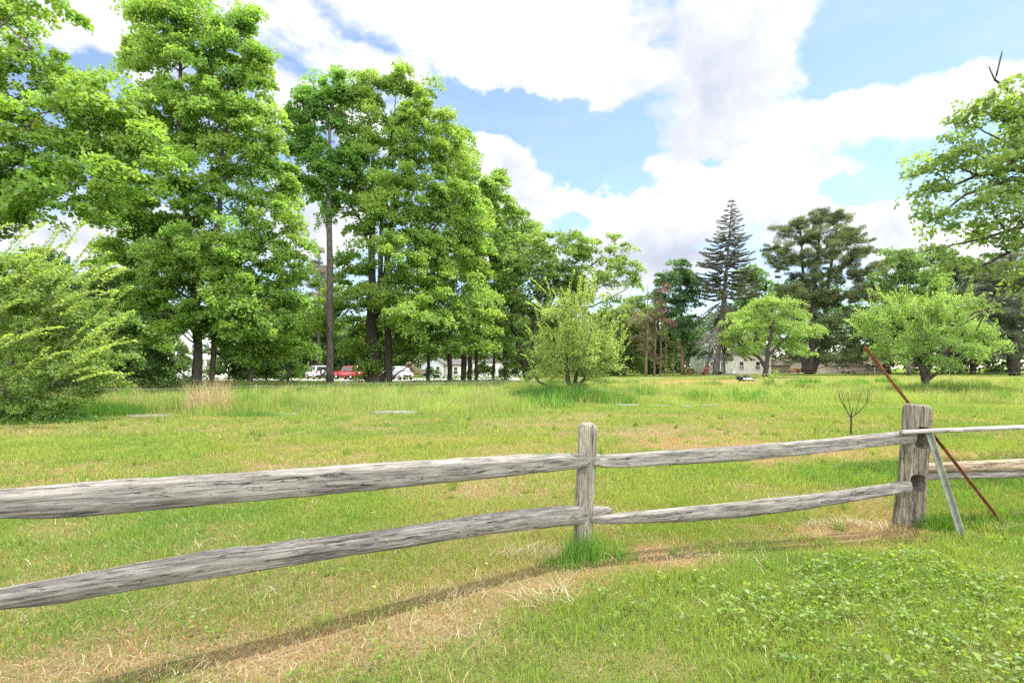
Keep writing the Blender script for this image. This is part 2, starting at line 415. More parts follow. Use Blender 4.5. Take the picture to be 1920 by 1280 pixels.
# ------------------------------------------------------------------ sky
def build_world():
    w = bpy.data.worlds.new('World'); scene.world = w; w.use_nodes = True
    nt = w.node_tree; N = nt.nodes; L = nt.links; N.clear()
    out = N.new('ShaderNodeOutputWorld')
    sky = N.new('ShaderNodeTexSky'); sky.sky_type = 'NISHITA'; sky.sun_disc = False
    sky.sun_elevation = SUN_EL; sky.sun_rotation = SUN_AZ
    sky.air_density = 1.0; sky.dust_density = 0.15; sky.ozone_density = 1.9
    bg = N.new('ShaderNodeBackground'); bg.inputs['Strength'].default_value = SKY_STR
    L.new(sky.outputs[0], bg.inputs['Color'])
    tc = N.new('ShaderNodeTexCoord'); sep = N.new('ShaderNodeSeparateXYZ'); L.new(tc.outputs['Generated'], sep.inputs[0])

    def M(op, a=None, b=None, va=None, vb=None, vc=None, clamp=False):
        n = N.new('ShaderNodeMath'); n.operation = op; n.use_clamp = clamp
        if a is not None: L.new(a, n.inputs[0])
        elif va is not None: n.inputs[0].default_value = va
        if b is not None: L.new(b, n.inputs[1])
        elif vb is not None: n.inputs[1].default_value = vb
        if vc is not None: n.inputs[2].default_value = vc
        return n.outputs[0]
    az = M('ARCTAN2', sep.outputs[0], sep.outputs[1]); el = M('ARCSINE', sep.outputs[2])
    cb = N.new('ShaderNodeCombineXYZ'); L.new(az, cb.inputs[0]); L.new(el, cb.inputs[1])

    def noise(scale, vec, det=6, ro=0.55, off=(0, 0, 0), sc=(1, 1, 1), dist=0.0):
        mp = N.new('ShaderNodeMapping'); mp.inputs['Location'].default_value = off; mp.inputs['Scale'].default_value = sc
        L.new(vec, mp.inputs['Vector'])
        n = N.new('ShaderNodeTexNoise'); n.inputs['Scale'].default_value = scale; n.inputs['Detail'].default_value = det
        n.inputs['Roughness'].default_value = ro; n.inputs['Distortion'].default_value = dist
        L.new(mp.outputs[0], n.inputs['Vector']); return n
    n1 = noise(5.0, tc.outputs['Generated'], 4, 0.5, (3, 1, 2))
    sub = N.new('ShaderNodeVectorMath'); sub.operation = 'SUBTRACT'; L.new(n1.outputs['Color'], sub.inputs[0]); sub.inputs[1].default_value = (0.5, 0.5, 0.5)
    n1b = noise(16.0, tc.outputs['Generated'], 5, 0.6, (1, 5, 2))
    subb = N.new('ShaderNodeVectorMath'); subb.operation = 'SUBTRACT'; L.new(n1b.outputs['Color'], subb.inputs[0]); subb.inputs[1].default_value = (0.5, 0.5, 0.5)
    s1 = N.new('ShaderNodeVectorMath'); s1.operation = 'SCALE'; s1.inputs['Scale'].default_value = 0.11; L.new(sub.outputs[0], s1.inputs[0])
    s2 = N.new('ShaderNodeVectorMath'); s2.operation = 'SCALE'; s2.inputs['Scale'].default_value = 0.075; L.new(subb.outputs[0], s2.inputs[0])
    a1 = N.new('ShaderNodeVectorMath'); a1.operation = 'ADD'; L.new(cb.outputs[0], a1.inputs[0]); L.new(s1.outputs[0], a1.inputs[1])
    a2 = N.new('ShaderNodeVectorMath'); a2.operation = 'ADD'; L.new(a1.outputs[0], a2.inputs[0]); L.new(s2.outputs[0], a2.inputs[1])
    vec = a2.outputs[0]

    def ang(px, py):
        u = (px - 960) / F
        return math.atan(u), math.atan((HY - py) / F / math.sqrt(1 + u * u))

    def field(blobs):
        acc = None
        for px, py, rx, ry, amp in blobs:
            c = ang(px, py); e = ang(px + rx, py); t = ang(px, py - ry)
            ra = abs(e[0] - c[0]); rb = max(abs(t[1] - c[1]), 0.004)
            v1 = N.new('ShaderNodeVectorMath'); v1.operation = 'SUBTRACT'; L.new(vec, v1.inputs[0]); v1.inputs[1].default_value = (c[0], c[1], 0)
            v2 = N.new('ShaderNodeVectorMath'); v2.operation = 'MULTIPLY'; L.new(v1.outputs[0], v2.inputs[0]); v2.inputs[1].default_value = (1 / ra, 1 / rb, 0)
            d = N.new('ShaderNodeVectorMath'); d.operation = 'LENGTH'; L.new(v2.outputs[0], d.inputs[0])
            g = M('MULTIPLY_ADD', d.outputs['Value'], None, vb=-amp, vc=amp)
            acc = g if acc is None else M('MAXIMUM', acc, g)
        return acc

    white = field(CLOUDS); holes = field(HOLES); grey = field(GREYS)
    f1 = noise(7.0, tc.outputs['Generated'], 7, 0.6, (0, 0, 0), (1, 1, 1.7))
    f2 = noise(26.0, tc.outputs['Generated'], 5, 0.65, (4, 0, 0), (0.45, 0.45, 1.3), 0.6)
    # away from the photographed part of the sky the cover is invented broken cloud, thickened for more fill light
    back = M('MULTIPLY_ADD', sep.outputs[1], None, vb=-1.6, vc=0.25)
    up = M('MULTIPLY_ADD', sep.outputs[2], None, vb=2.4, vc=-1.55)
    gen = M('MAXIMUM', back, up); gen = M('MINIMUM', gen, None, vb=0.42)
    base = M('MAXIMUM', white, gen)
    base = M('MAXIMUM', base, None, vb=-0.62)
    hol = M('MAXIMUM', holes, None, vb=0.0)
    base = M('SUBTRACT', base, hol)
    f = M('MULTIPLY_ADD', f1.outputs['Fac'], None, vb=1.15, vc=-0.575)
    ff = M('MULTIPLY_ADD', f2.outputs['Fac'], None, vb=0.55, vc=-0.275)
    D = M('ADD', M('ADD', base, f), ff)
    mr = N.new('ShaderNodeMapRange'); mr.interpolation_type = 'SMOOTHSTEP'; mr.inputs[1].default_value = -0.17; mr.inputs[2].default_value = 0.26
    L.new(D, mr.inputs[0])
    mask = M('MULTIPLY', mr.outputs[0], None, vb=0.97)
    # thin veil everywhere
    veil = noise(9.0, tc.outputs['Generated'], 6, 0.6, (7, 3, 1), (0.5, 0.5, 2.0), 0.5)
    vr = N.new('ShaderNodeMapRange'); vr.inputs[1].default_value = 0.45; vr.inputs[2].default_value = 0.75; vr.inputs[3].default_value = 0.07; vr.inputs[4].default_value = 0.20
    L.new(veil.outputs['Fac'], vr.inputs[0])
    mask = M('MAXIMUM', mask, vr.outputs[0])
    # cloud body: bright where thin or sunlit, grey-blue in the thick bases
    gsum = M('ADD', grey, M('MULTIPLY_ADD', f1.outputs['Fac'], None, vb=0.9, vc=-0.42))
    gsum = M('ADD', gsum, M('MULTIPLY_ADD', n1b.outputs['Fac'], None, vb=1.1, vc=-0.6))
    gr = N.new('ShaderNodeMapRange'); gr.interpolation_type = 'SMOOTHSTEP'; gr.inputs[1].default_value = -0.35; gr.inputs[2].default_value = 0.95
    L.new(gsum, gr.inputs[0])
    cc = N.new('ShaderNodeMix'); cc.data_type = 'RGBA'; L.new(gr.outputs[0], cc.inputs[0])
    cc.inputs[6].default_value = (1, 1, 1, 1); cc.inputs[7].default_value = (0.56, 0.60, 0.72, 1)
    bc = N.new('ShaderNodeBackground'); L.new(cc.outputs[2], bc.inputs['Color'])
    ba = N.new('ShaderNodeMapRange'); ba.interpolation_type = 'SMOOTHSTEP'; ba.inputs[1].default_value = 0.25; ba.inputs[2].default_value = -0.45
    ba.inputs[3].default_value = CLOUD_STR; ba.inputs[4].default_value = CLOUD_STR * 3.7      # unseen sun-facing clouds behind the camera, boosted to add fill light
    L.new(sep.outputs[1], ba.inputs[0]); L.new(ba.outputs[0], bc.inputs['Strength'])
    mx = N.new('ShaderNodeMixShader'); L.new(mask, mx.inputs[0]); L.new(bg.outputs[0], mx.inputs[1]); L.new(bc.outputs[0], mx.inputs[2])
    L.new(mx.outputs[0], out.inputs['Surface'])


CLOUDS = [(920, 40, 330, 150, 0.8), (1130, 120, 170, 90, 0.8), (700, 130, 150, 60, 0.4), (620, 210, 150, 60, 0.45), (1370, 130, 170, 210, 0.8),
          (1440, 270, 200, 80, 0.8), (1560, 240, 170, 75, 0.8), (1730, 215, 150, 70, 0.8), (1880, 165, 130, 60, 0.7), (1270, 320, 90, 60, 0.7), (1300, 375, 110, 55, 0.7),
          (1430, 375, 200, 75, 0.7), (1560, 430, 200, 70, 0.7), (1670, 450, 130, 55, 0.6), (930, 285, 65, 60, 0.7), (970, 335, 70, 70, 0.7), (1110, 378, 150, 38, 0.6),
          (990, 395, 120, 38, 0.6), (1220, 440, 190, 70, 0.7), (1200, 490, 220, 45, 0.5), (150, 440, 340, 75, 0.5), (600, 430, 130, 80, 0.6), (150, 30, 180, 60, 0.35), (200, 110, 200, 50, 0.12), (560, 60, 160, 60, 0.4), (520, 160, 110, 40, 0.35), (1000, 480, 200, 40, 0.3), (1800, 470, 200, 60, 0.5)]
HOLES = [(990, 225, 150, 75, 1.1), (1110, 270, 130, 95, 1.2), (1180, 330, 60, 30, 0.7), (850, 190, 70, 50, 0.5), (1640, 70, 190, 75, 0.8), (1800, 60, 140, 70, 0.7), (1630, 360, 120, 42, 1.1), (1560, 170, 90, 40, 0.5), (1335, 308, 55, 22, 0.6), (150, 130, 90, 45, 0.3), (1070, 415, 60, 18, 0.5)]
GREYS = [(1330, 170, 200, 220, 0.55), (1230, 80, 110, 90, 0.55), (1240, 475, 240, 55, 0.95), (560, 430, 120, 60, 0.6), (1010, 380, 120, 30, 0.3), (1440, 440, 60, 60, 0.35), (960, 330, 50, 60, 0.4), (130, 440, 260, 50, 0.5), (1690, 450, 80, 40, 0.4)]
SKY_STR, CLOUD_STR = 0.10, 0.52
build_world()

sun = bpy.data.lights.new('sun', 'SUN'); sun.energy = 3.7; sun.angle = math.radians(0.6); sun.color = (1.0, 0.95, 0.86)
so = bpy.data.objects.new('sun', sun); COL.objects.link(so)
sd = Vector((math.sin(SUN_AZ) * math.cos(SUN_EL), math.cos(SUN_AZ) * math.cos(SUN_EL), math.sin(SUN_EL)))
so.rotation_euler = sd.to_track_quat('Z', 'Y').to_euler(); so.location = sd * 60

cam = bpy.data.cameras.new('camera'); cam.sensor_width = 36; cam.lens = 18.0; cam.shift_y = (HY - 640) / 1920.0; cam.clip_end = 3000; cam.clip_start = 0.05
co = bpy.data.objects.new('camera', cam); COL.objects.link(co); co.location = (0, 0, CH); co.rotation_euler = (math.radians(90), 0, 0)
scene.camera = co
vs = scene.view_settings; vs.view_transform = 'Standard'; vs.look = 'None'; vs.exposure = 1.2; vs.gamma = 1
scene.render.engine = 'CYCLES'
cy = scene.cycles; cy.max_bounces = 7; cy.diffuse_bounces = 4; cy.transmission_bounces = 4; cy.glossy_bounces = 2; cy.caustics_reflective = False; cy.caustics_refractive = False
cy.use_denoising = False

# ------------------------------------------------------------------ fence geometry (plan positions of the posts)
FL = np.array([-2.25, 2.25]); F1 = np.array([0.58, 4.11]); F2 = np.array([3.73, 4.80]); F3 = np.array([6.6, 5.3])


def on_line(px, A, B, push=0.0):
    """depth at which the sight line of column px meets the fence line A-B"""
    k = (px - 960) / F; d = B - A
    t = (A[0] - k * A[1]) / (k * d[1] - d[0])
    return A[1] + t * d[1] + push


def fence_dist(x, y):
    """signed distance to the fence line: positive on the photographer's side"""
    best = None
    for A, B in ((2 * FL - F1, F1), (F1, F2), (F2, F3)):
        d = B - A; L2 = d @ d
        t = np.clip(((x - A[0]) * d[0] + (y - A[1]) * d[1]) / L2, 0, 1)
        qx = x - A[0] - t * d[0]; qy = y - A[1] - t * d[1]
        s = np.hypot(qx, qy) * np.where(d[0] * qy - d[1] * qx < 0, 1, -1)
        best = s if best is None else np.where(np.abs(s) < np.abs(best), s, best)
    return best


G_GREEN = np.array([0.150, 0.265, 0.045]); G_LIME = np.array([0.270, 0.325, 0.065]); G_DARK = np.array([0.05, 0.125, 0.018])
G_TAN = np.array([0.40, 0.285, 0.14]); G_STRAW = np.array([0.50, 0.40, 0.235]); G_RUST = np.array([0.36, 0.19, 0.085])


def dryness(x, y):
    """0 lush .. 1 dead, over the whole field"""
    fd = fence_dist(x, y)
    n = fbm(x * 0.55, y * 0.55, 21, 4); n2 = fbm(x * 2.3, y * 2.3, 44, 3)
    band = np.exp(-((fd - 0.10) / 0.27) ** 2) * (0.30 + 1.1 * (n2 - 0.35)) * (0.14 + 0.70 * sstep(0.5, 1.2, x) + 0.4 * sstep(-0.8, -1.8, x)) * (0.35 + 1.6 * sstep(0.38, 0.62, fbm(x * 1.1 + 4, y * 1.1, 73, 3)))
    left = sstep(0.9, -0.7, x) * sstep(5.2, 3.4, y) * 0.42
    patch = 0.75 * np.exp(-(((x + 1.75) / 0.75) ** 2 + ((y - 2.62) / 0.30) ** 2)) + 0.2 * np.exp(-(((x + 0.35) / 0.45) ** 2 + ((y - 2.75) / 0.22) ** 2)) + 0.8 * np.exp(-(((x - 3.1) / 0.7) ** 2 + ((y - 4.75) / 0.22) ** 2)) + 0.8 * np.exp(-(((x - 1.1) / 0.5) ** 2 + ((y - 3.95) / 0.2) ** 2))
    far = 0.55 * np.exp(-(((x - 4.6) / 2.4) ** 2 + ((y - 10.5) / 1.7) ** 2)) + 0.45 * np.exp(-(((x + 1.2) / 1.8) ** 2 + ((y - 7.6) / 1.0) ** 2))
    d = 0.16 + 1.5 * (n - 0.5) + 0.8 * (n2 - 0.5) + 0.10 * sstep(4.3, 6.0, y) + band + left * 0.25 + patch + far
    lush = sstep(-1.3, 0.3, x) * sstep(0.25, 0.7, fd) * 0.42 + 0.12 * sstep(1.3, 0.6, x) * sstep(0.5, 0.9, fd)
    return np.clip(d - lush, 0, 1)


def grass_color(x, y):
    dr = dryness(x, y)
    hue = fbm(x * 0.32, y * 0.32, 61, 3); hue2 = fbm(x * 1.4, y * 1.4, 62, 2)
    lime = np.clip(0.45 + 1.7 * (hue - 0.5) + 0.8 * (hue2 - 0.5) + 0.30 * sstep(4.5, 6.5, y) * sstep(18, 12, y), 0, 1)[:, None]
    g = G_GREEN * (1 - lime) + G_LIME * lime
    return g, dr


# ------------------------------------------------------------------ ground
def build_ground():
    ys = np.concatenate([np.linspace(-40, 0, 9), np.arange(0.15, 9, 0.06), np.geomspace(9, 140, 120), np.linspace(180, 1600, 12)])
    xs = np.concatenate([-np.geomspace(1500, 9.2, 60), np.arange(-9, 9.01, 0.07), np.geomspace(9.2, 1500, 60)])
    X, Yg = np.meshgrid(xs, ys); x = X.ravel(); y = Yg.ravel()
    z = ground(x, y)
    dr = dryness(x, y)[:, None]
    soil = np.array([0.10, 0.085, 0.05]); thatch = np.array([0.21, 0.155, 0.09]); gr = np.array([0.085, 0.115, 0.026])
    c = gr * (1 - dr) + thatch * dr
    c = c * 0.8 + soil * 0.2
    farg = sstep(10, 30, y)[:, None]
    c = c * (1 - farg) + np.array([0.14, 0.19, 0.04]) * farg
    # bare brown earth round the mower at the back of the field
    ex = np.exp(-(((x - 17.5) / 7.0) ** 2 + ((y - 50.0) / 4.0) ** 2))[:, None]
    c = c * (1 - ex) + np.array([0.30, 0.17, 0.09]) * ex
    mb = MB(); nx = len(xs); ny = len(ys)
    i = (np.arange(ny - 1)[:, None] * nx + np.arange(nx - 1)[None, :]).ravel()
    mb.add(np.stack([x, y, z], 1), np.stack([i, i + 1, i + nx + 1, i + nx], 1), col=c)
    o = mb.build('ground', M_soil, smooth=True); tag(o, kind='structure')
    # pale gravel road behind the row of maples
    r = MB()
    xs2 = np.linspace(-75, 1, 60); yc = 66 + 1.2 * np.sin(xs2 * 0.05); hw = 6.5
    v = []
    for k in range(60):
        for s in (-1, 0, 1):
            yy = yc[k] + s * hw; v.append((xs2[k], yy, gz(xs2[k], yy) + 0.02 + 0.05))
    q = []
    for k in range(59):
        for s in range(2):
            a = k * 3 + s; q.append((a, a + 3, a + 4, a + 1))
    r.add(v, q); ro = r.build('gravel_road', M_gravel); tag(ro, kind='structure')


build_ground()


# ------------------------------------------------------------------ grass
def fan_points(n, y0, y1, margin=1.0, k=1.07):
    """n points spread evenly over the ground seen between depths y0 and y1"""
    y = np.sqrt(rng.random(n) * (y1 * y1 - y0 * y0) + y0 * y0)
    x = (rng.random(n) * 2 - 1) * (k * y + margin)
    return x, y


def blades(mb, x, y, h, w, lean, tint, segs=2, tipf=0.5, dirn=None, z=None):
    n = len(x)
    if z is None: z = ground(x, y)
    th = rng.random(n) * 2 * math.pi
    ph = rng.random(n) * 2 * math.pi if dirn is None else dirn
    wx = np.cos(th) * w * 0.5; wy = np.sin(th) * w * 0.5
    lx = np.cos(ph) * lean * h; ly = np.sin(ph) * lean * h
    base = np.stack([x, y, z - 0.005], 1)
    W = np.stack([wx, wy, np.zeros(n)], 1)
    up = np.sqrt(np.maximum(1 - np.minimum(lean, 0.98) ** 2, 0.02)) * h
    tip = base + np.stack([lx, ly, up], 1)
    if segs == 1:
        v = np.stack([base - W, base + W, tip], 1).reshape(-1, 3)
        mb.add(v, t=np.arange(n * 3).reshape(n, 3), col=np.repeat(tint, 3, axis=0))
    else:
        mid = base + np.stack([lx * 0.28, ly * 0.28, up * 0.60], 1)
        v = np.stack([base - W, base + W, mid + W * 0.75, mid - W * 0.75, tip], 1).reshape(-1, 3)
        k = np.arange(n)[:, None] * 5
        mb.add(v, k + np.array([[0, 1, 2, 3]]), k + np.array([[3, 2, 4]]), col=np.repeat(tint * 1.0, 5, axis=0))


def blade_tint(x, y, var=0.22):
    g, dr = grass_color(x, y); n = len(x)
    dead = rng.random(n) < np.clip(dr * 1.05, 0.04, 0.93)
    pal = np.stack([G_TAN, G_STRAW, G_STRAW * 0.8, G_RUST])[rng.choice(4, n, p=[0.42, 0.22, 0.16, 0.20])]
    c = np.where(dead[:, None], pal, g)
    c = c * (1 + var * rng.normal(size=(n, 1))) * (1 + 0.06 * rng.normal(size=(n, 3)))
    return np.clip(c, 0.01, 0.9), dead, dr


TALL_EDGE = lambda x: 16.9 + 2.0 * (fbm(x * 0.3, x * 0 + 3.0, 77, 2) - 0.5) + (2.0 + 4.0 * sstep(2, 7, x)) * (fbm(x * 0.55, x * 0 + 9.0, 79, 3) - 0.5) + 4.3 * sstep(-2, 5, x)


def tallness(x, y):
    """0 mown, 1 long meadow grass"""
    return sstep(-1.2, 1.8, y - TALL_EDGE(x) + 2.5 * (fbm(x * 0.9, y * 0.9, 55, 2) - 0.5)) * (0.55 + 0.9 * (fbm(x * 0.3, y * 0.3, 91, 3) - 0.2))


def build_grass():
    # short mown turf near the camera
    mb = MB()
    for (n, y0, y1, hm, wm, segs) in ((380000, 1.2, 6.0, 0.060, 0.0042, 2), (210000, 6.0, 11.0, 0.075, 0.0075, 2), (280000, 11.0, 28.0, 0.10, 0.015, 1)):
        x, y = fan_points(n, y0, y1)
        c, dead, dr = blade_tint(x, y)
        clump = fbm(x * 3.1, y * 3.1, 15, 2)
        h = hm * rng.uniform(0.45, 1.35, n) * (0.55 + 0.95 * clump) * np.where(dead, 0.8, 1.0) * (1 - 0.35 * dr)
        lean = np.where(dead, rng.uniform(0.35, 0.98, n), rng.uniform(0.1, 0.8, n))
        blades(mb, x, y, h, wm * rng.uniform(0.6, 1.3, n), lean, c, segs)
    o = mb.build('mown_grass', M_grass); tag(o, 'short mown field grass mixed yellow and green', 'grass', kind='stuff')
    # long meadow grass behind
    mb = MB()
    for (n, y0, y1, hm, wm) in ((190000, 13.5, 24.0, 0.36, 0.012), (190000, 24.0, 42.0, 0.31, 0.022), (110000, 42.0, 66.0, 0.28, 0.04)):
        x, y = fan_points(n, y0, y1)
        t = tallness(x, y)
        rightfar = np.clip(sstep(34, 46, y) * sstep(6, 14, x), 0, 1)
        keep = (rng.random(n) < np.clip(t * 1.3, 0, 1)) & ~((y > 47) & (x < 4)) & ~((np.abs(x - 17.5) < 5.5) & (np.abs(y - 50) < 3.0))
        x = x[keep]; y = y[keep]; t = t[keep]; rf = rightfar[keep]
        m = len(x)
        hue = fbm(x * 0.16, y * 0.16, 71, 3)[:, None]
        c = G_GREEN * 1.1 * (1 - hue) + np.array([0.255, 0.335, 0.072]) * hue
        stalk = rng.random(m) < 0.045
        c = c * (0.55 + 0.9 * fbm(x * 1.0, y * 0.6, 14, 3))[:, None]
        c = np.where((rng.random(m) < 0.20 + 0.3 * (fbm(x * 0.22, y * 0.22, 5, 2) - 0.45) + 0.25 * rf)[:, None], G_STRAW * 0.85, c)
        c = np.clip(c * (1 + 0.2 * rng.normal(size=(m, 1))), 0.01, 0.9)
        h = hm * rng.uniform(0.4, 1.6, m) * (0.22 + 0.5 * t + 1.9 * np.clip(fbm(x * 0.7, y * 0.5, 19, 3) - 0.28, 0, 1) ** 1.3) * (1 - 0.62 * rf)
        h = np.where(stalk, h * 1.5 + 0.1 * (1 - rf), h); c = np.where(stalk[:, None], np.clip(np.array([0.50, 0.46, 0.26]) * (1 + 0.12 * rng.normal(size=(m, 1))), 0, 0.9), c)
        blades(mb, x, y, h, wm * rng.uniform(0.6, 1.3, m) * np.where(stalk, 0.6, 1.0), rng.uniform(0.05, 0.6, m), c, 1)
    # lush clumps under the apple trees and round the fence posts
    def clump(cx, cy, rx, ry, n, h, w, col, dark=0.2):
        a = rng.random(n) * 2 * math.pi; r = np.sqrt(rng.random(n))
        x = cx + rx * r * np.cos(a); y = cy + ry * r * np.sin(a)
        c = np.clip(col * (1 + dark * rng.normal(size=(n, 1))), 0.01, 0.9)
        blades(mb, x, y, h * rng.uniform(0.5, 1.3, n) * (1.15 - 0.6 * r), w * rng.uniform(0.6, 1.3, n), rng.uniform(0.05, 0.65, n), c, 2)
    bl = np.array([0.105, 0.235, 0.035])
    clump(2.0, 22.6, 2.1, 1.5, 7000, 0.85, 0.016, bl * 0.85); clump(4.2, 22.4, 1.3, 1.2, 2400, 0.6, 0.016, bl)
    clump(23.5, 27.5, 3.6, 2.0, 7000, 0.8, 0.022, np.array([0.11, 0.18, 0.03]))
    clump(-14.6, 16.6, 2.6, 1.4, 5000, 0.6, 0.014, bl); clump(-8.3, 16.2, 1.0, 0.45, 900, 0.25, 0.010, bl)
    clump(0.55, 4.02, 0.15, 0.10, 330, 0.30, 0.0045, np.array([0.13, 0.28, 0.035]), 0.3); clump(0.42, 3.88, 0.26, 0.12, 260, 0.17, 0.0045, np.array([0.12, 0.25, 0.035]), 0.3)
    clump(0.80, 3.98, 0.18, 0.12, 170, 0.17, 0.0045, np.array([0.13, 0.27, 0.04]), 0.3)
    clump(3.95, 4.75, 0.22, 0.14, 420, 0.20, 0.007, np.array([0.09, 0.19, 0.02])); clump(4.7, 4.85, 0.7, 0.35, 900, 0.16, 0.007, np.array([0.10, 0.20, 0.02]))
    clump(5.6, 7.0, 1.8, 1.2, 2500, 0.18, 0.009, bl)
    bl2 = np.array([0.16, 0.28, 0.05])
    for k in range(420):          # uneven tufts in the mown strip
        yy = math.sqrt(rng.uniform(1.6 ** 2, 17 ** 2)); xx = rng.uniform(-1, 1) * (1.05 * yy + 0.5); q = 0.5 + yy / 17
        clump(xx, yy, rng.uniform(0.03, 0.13) * q, rng.uniform(0.03, 0.1) * q, int(rng.integers(14, 45)), rng.uniform(0.09, 0.17) * (0.7 + 0.4 * q), 0.0035 + 0.0007 * yy, (bl2 * (1 - (u := rng.random())) + np.array([0.27, 0.31, 0.07]) * u) * rng.uniform(0.75, 1.1))
    for k in range(260):          # darker and paler clumps in the long grass
        yy = math.sqrt(rng.uniform(17.5 ** 2, 46 ** 2)); xx = rng.uniform(-1, 1) * 1.05 * yy
        if yy < TALL_EDGE(np.array([xx]))[0] + 0.4 or (abs(xx - 17.5) < 6 and yy > 45): continue
        clump(xx, yy, rng.uniform(0.25, 1.1), rng.uniform(0.2, 0.7), int(rng.integers(90, 260)), rng.uniform(0.40, 0.75), 0.012 + 0.0006 * yy, np.array([[0.10, 0.235, 0.035], [0.13, 0.26, 0.045], [0.22, 0.31, 0.075], [0.30, 0.33, 0.11]][rng.integers(4)]) * rng.uniform(0.85, 1.1))
    o = mb.build('meadow_grass', M_grass); tag(o, 'long uncut meadow grass behind the mown strip', 'grass', kind='stuff')
    # straw lying flat
    mb = MB()
    def straw(cx, cy, rx, ry, n, ln=0.16, ang=0.3, sp=0.7, w=0.0032, lift=0.03):
        a = rng.random(n) * 2 * math.pi; r = rng.random(n) ** 0.6
        x = cx + rx * r * np.cos(a); y = cy + ry * r * np.sin(a)
        c = np.clip(np.array([0.40, 0.325, 0.20]) * (1 + 0.2 * rng.normal(size=(n, 1))), 0.05, 0.9)
        blades(mb, x, y, ln * rng.uniform(0.5, 1.5, n), w, rng.uniform(0.93, 0.985, n), c, 2, dirn=ang + sp * rng.normal(size=n), z=ground(x, y) + 0.015 + lift * rng.random(n) * (1 - r))
    straw(0.22, 3.30, 0.26, 0.15, 130, 0.18, 2.5, 1.1, 0.0028, 0.04); straw(-0.35, 2.98, 0.55, 0.15, 110, 0.10, 0.4, 1.2)
    straw(-1.75, 2.5, 0.8, 0.2, 420, 0.07, 0.3, 1.6); straw(-2.3, 3.05, 0.6, 0.2, 60, 0.14, 0.3, 0.8)
    straw(3.25, 4.82, 0.5, 0.13, 420, 0.13, 2.9, 1.0, 0.003, 0.05); straw(0.15, 4.1, 0.4, 0.13, 200, 0.18, 0.5, 0.6, 0.003, 0.05); straw(-0.5, 3.35, 0.35, 0.15, 180, 0.10, 1.0, 1.5)
    straw(1.5, 3.95, 0.5, 0.12, 200, 0.08, 0.5, 1.5); straw(4.6, 4.75, 0.25, 0.1, 120, 0.10, 0.3, 1.2)
    x, y = fan_points(3600, 1.4, 6); c = np.clip(np.array([0.46, 0.37, 0.23]) * (1 + 0.3 * rng.normal(size=(3600, 1))), 0.05, 0.9)
    blades(mb, x, y, rng.uniform(0.03, 0.14, 3600), 0.0028, rng.uniform(0.85, 0.985, 3600), c, 2, z=ground(x, y) + 0.02)
    o = mb.build('straw_thatch', M_straw); tag(o, 'pale dead straw lying in the grass along the fence', 'straw', kind='stuff')
    # low broad-leaved weeds in the near turf
    mb = MB()
    def weeds(n, x, y, lf, hh, col, k=7):
        z = ground(x, y); idx = np.repeat(np.arange(n), k); K = len(idx)
        a = rng.random(K) * 2 * math.pi; r = rng.uniform(0.2, 1.0, K) * lf[idx] * 1.4
        c = np.stack([x[idx] + r * np.cos(a), y[idx] + r * np.sin(a), z[idx] + hh[idx] * rng.uniform(0.3, 1.1, K)], 1)
        nn = np.array([0, 0, 1.0]) + 0.45 * rng.normal(size=(K, 3)); tg = np.stack([np.cos(a), np.sin(a), 0.15 * rng.normal(size=K)], 1)
        t = np.clip(col[idx] * (1 + 0.18 * rng.normal(size=(K, 1))), 0.01, 0.9)
        leaves(mb, c, nn, lf[idx] * rng.uniform(0.7, 1.2, K), 0.62, t, 0.15, tg)
    for (n, cond) in ((3300, 0), (1500, 1), (1200, 2)):
        x, y = fan_points(n * 3, 1.3, 5.6 if cond < 2 else 9)
        fd = fence_dist(x, y)
        if cond == 0: pr = sstep(0.35, 0.7, fd) * sstep(0.2, 2.0, x) * (fbm(x * 1.1, y * 1.1, 33, 3) > 0.46)
        elif cond == 1: pr = sstep(0.45, 0.7, fd) * (fbm(x * 1.5, y * 1.5, 35, 2) > 0.6) * 0.9
        else: pr = (fd < -0.1) * (fbm(x * 0.9, y * 0.9, 37, 2) > 0.6) * 0.35
        sel = np.where(rng.random(len(x)) < pr)[0][:n]; x = x[sel]; y = y[sel]; m = len(x)
        if not m: continue
        g = np.array([0.15, 0.28, 0.04]) * (1 - rng.random((m, 1)) * 0.3) + np.array([0.06, 0.03, 0.0]) * rng.random((m, 1))
        weeds(m, x, y, rng.uniform(0.018, 0.042, m), rng.uniform(0.04, 0.11, m), g)
    o = mb.build('clover_weeds', M_leaf); tag(o, 'low clover and broad-leaved weeds in the near turf', 'weeds', kind='stuff')


build_grass()

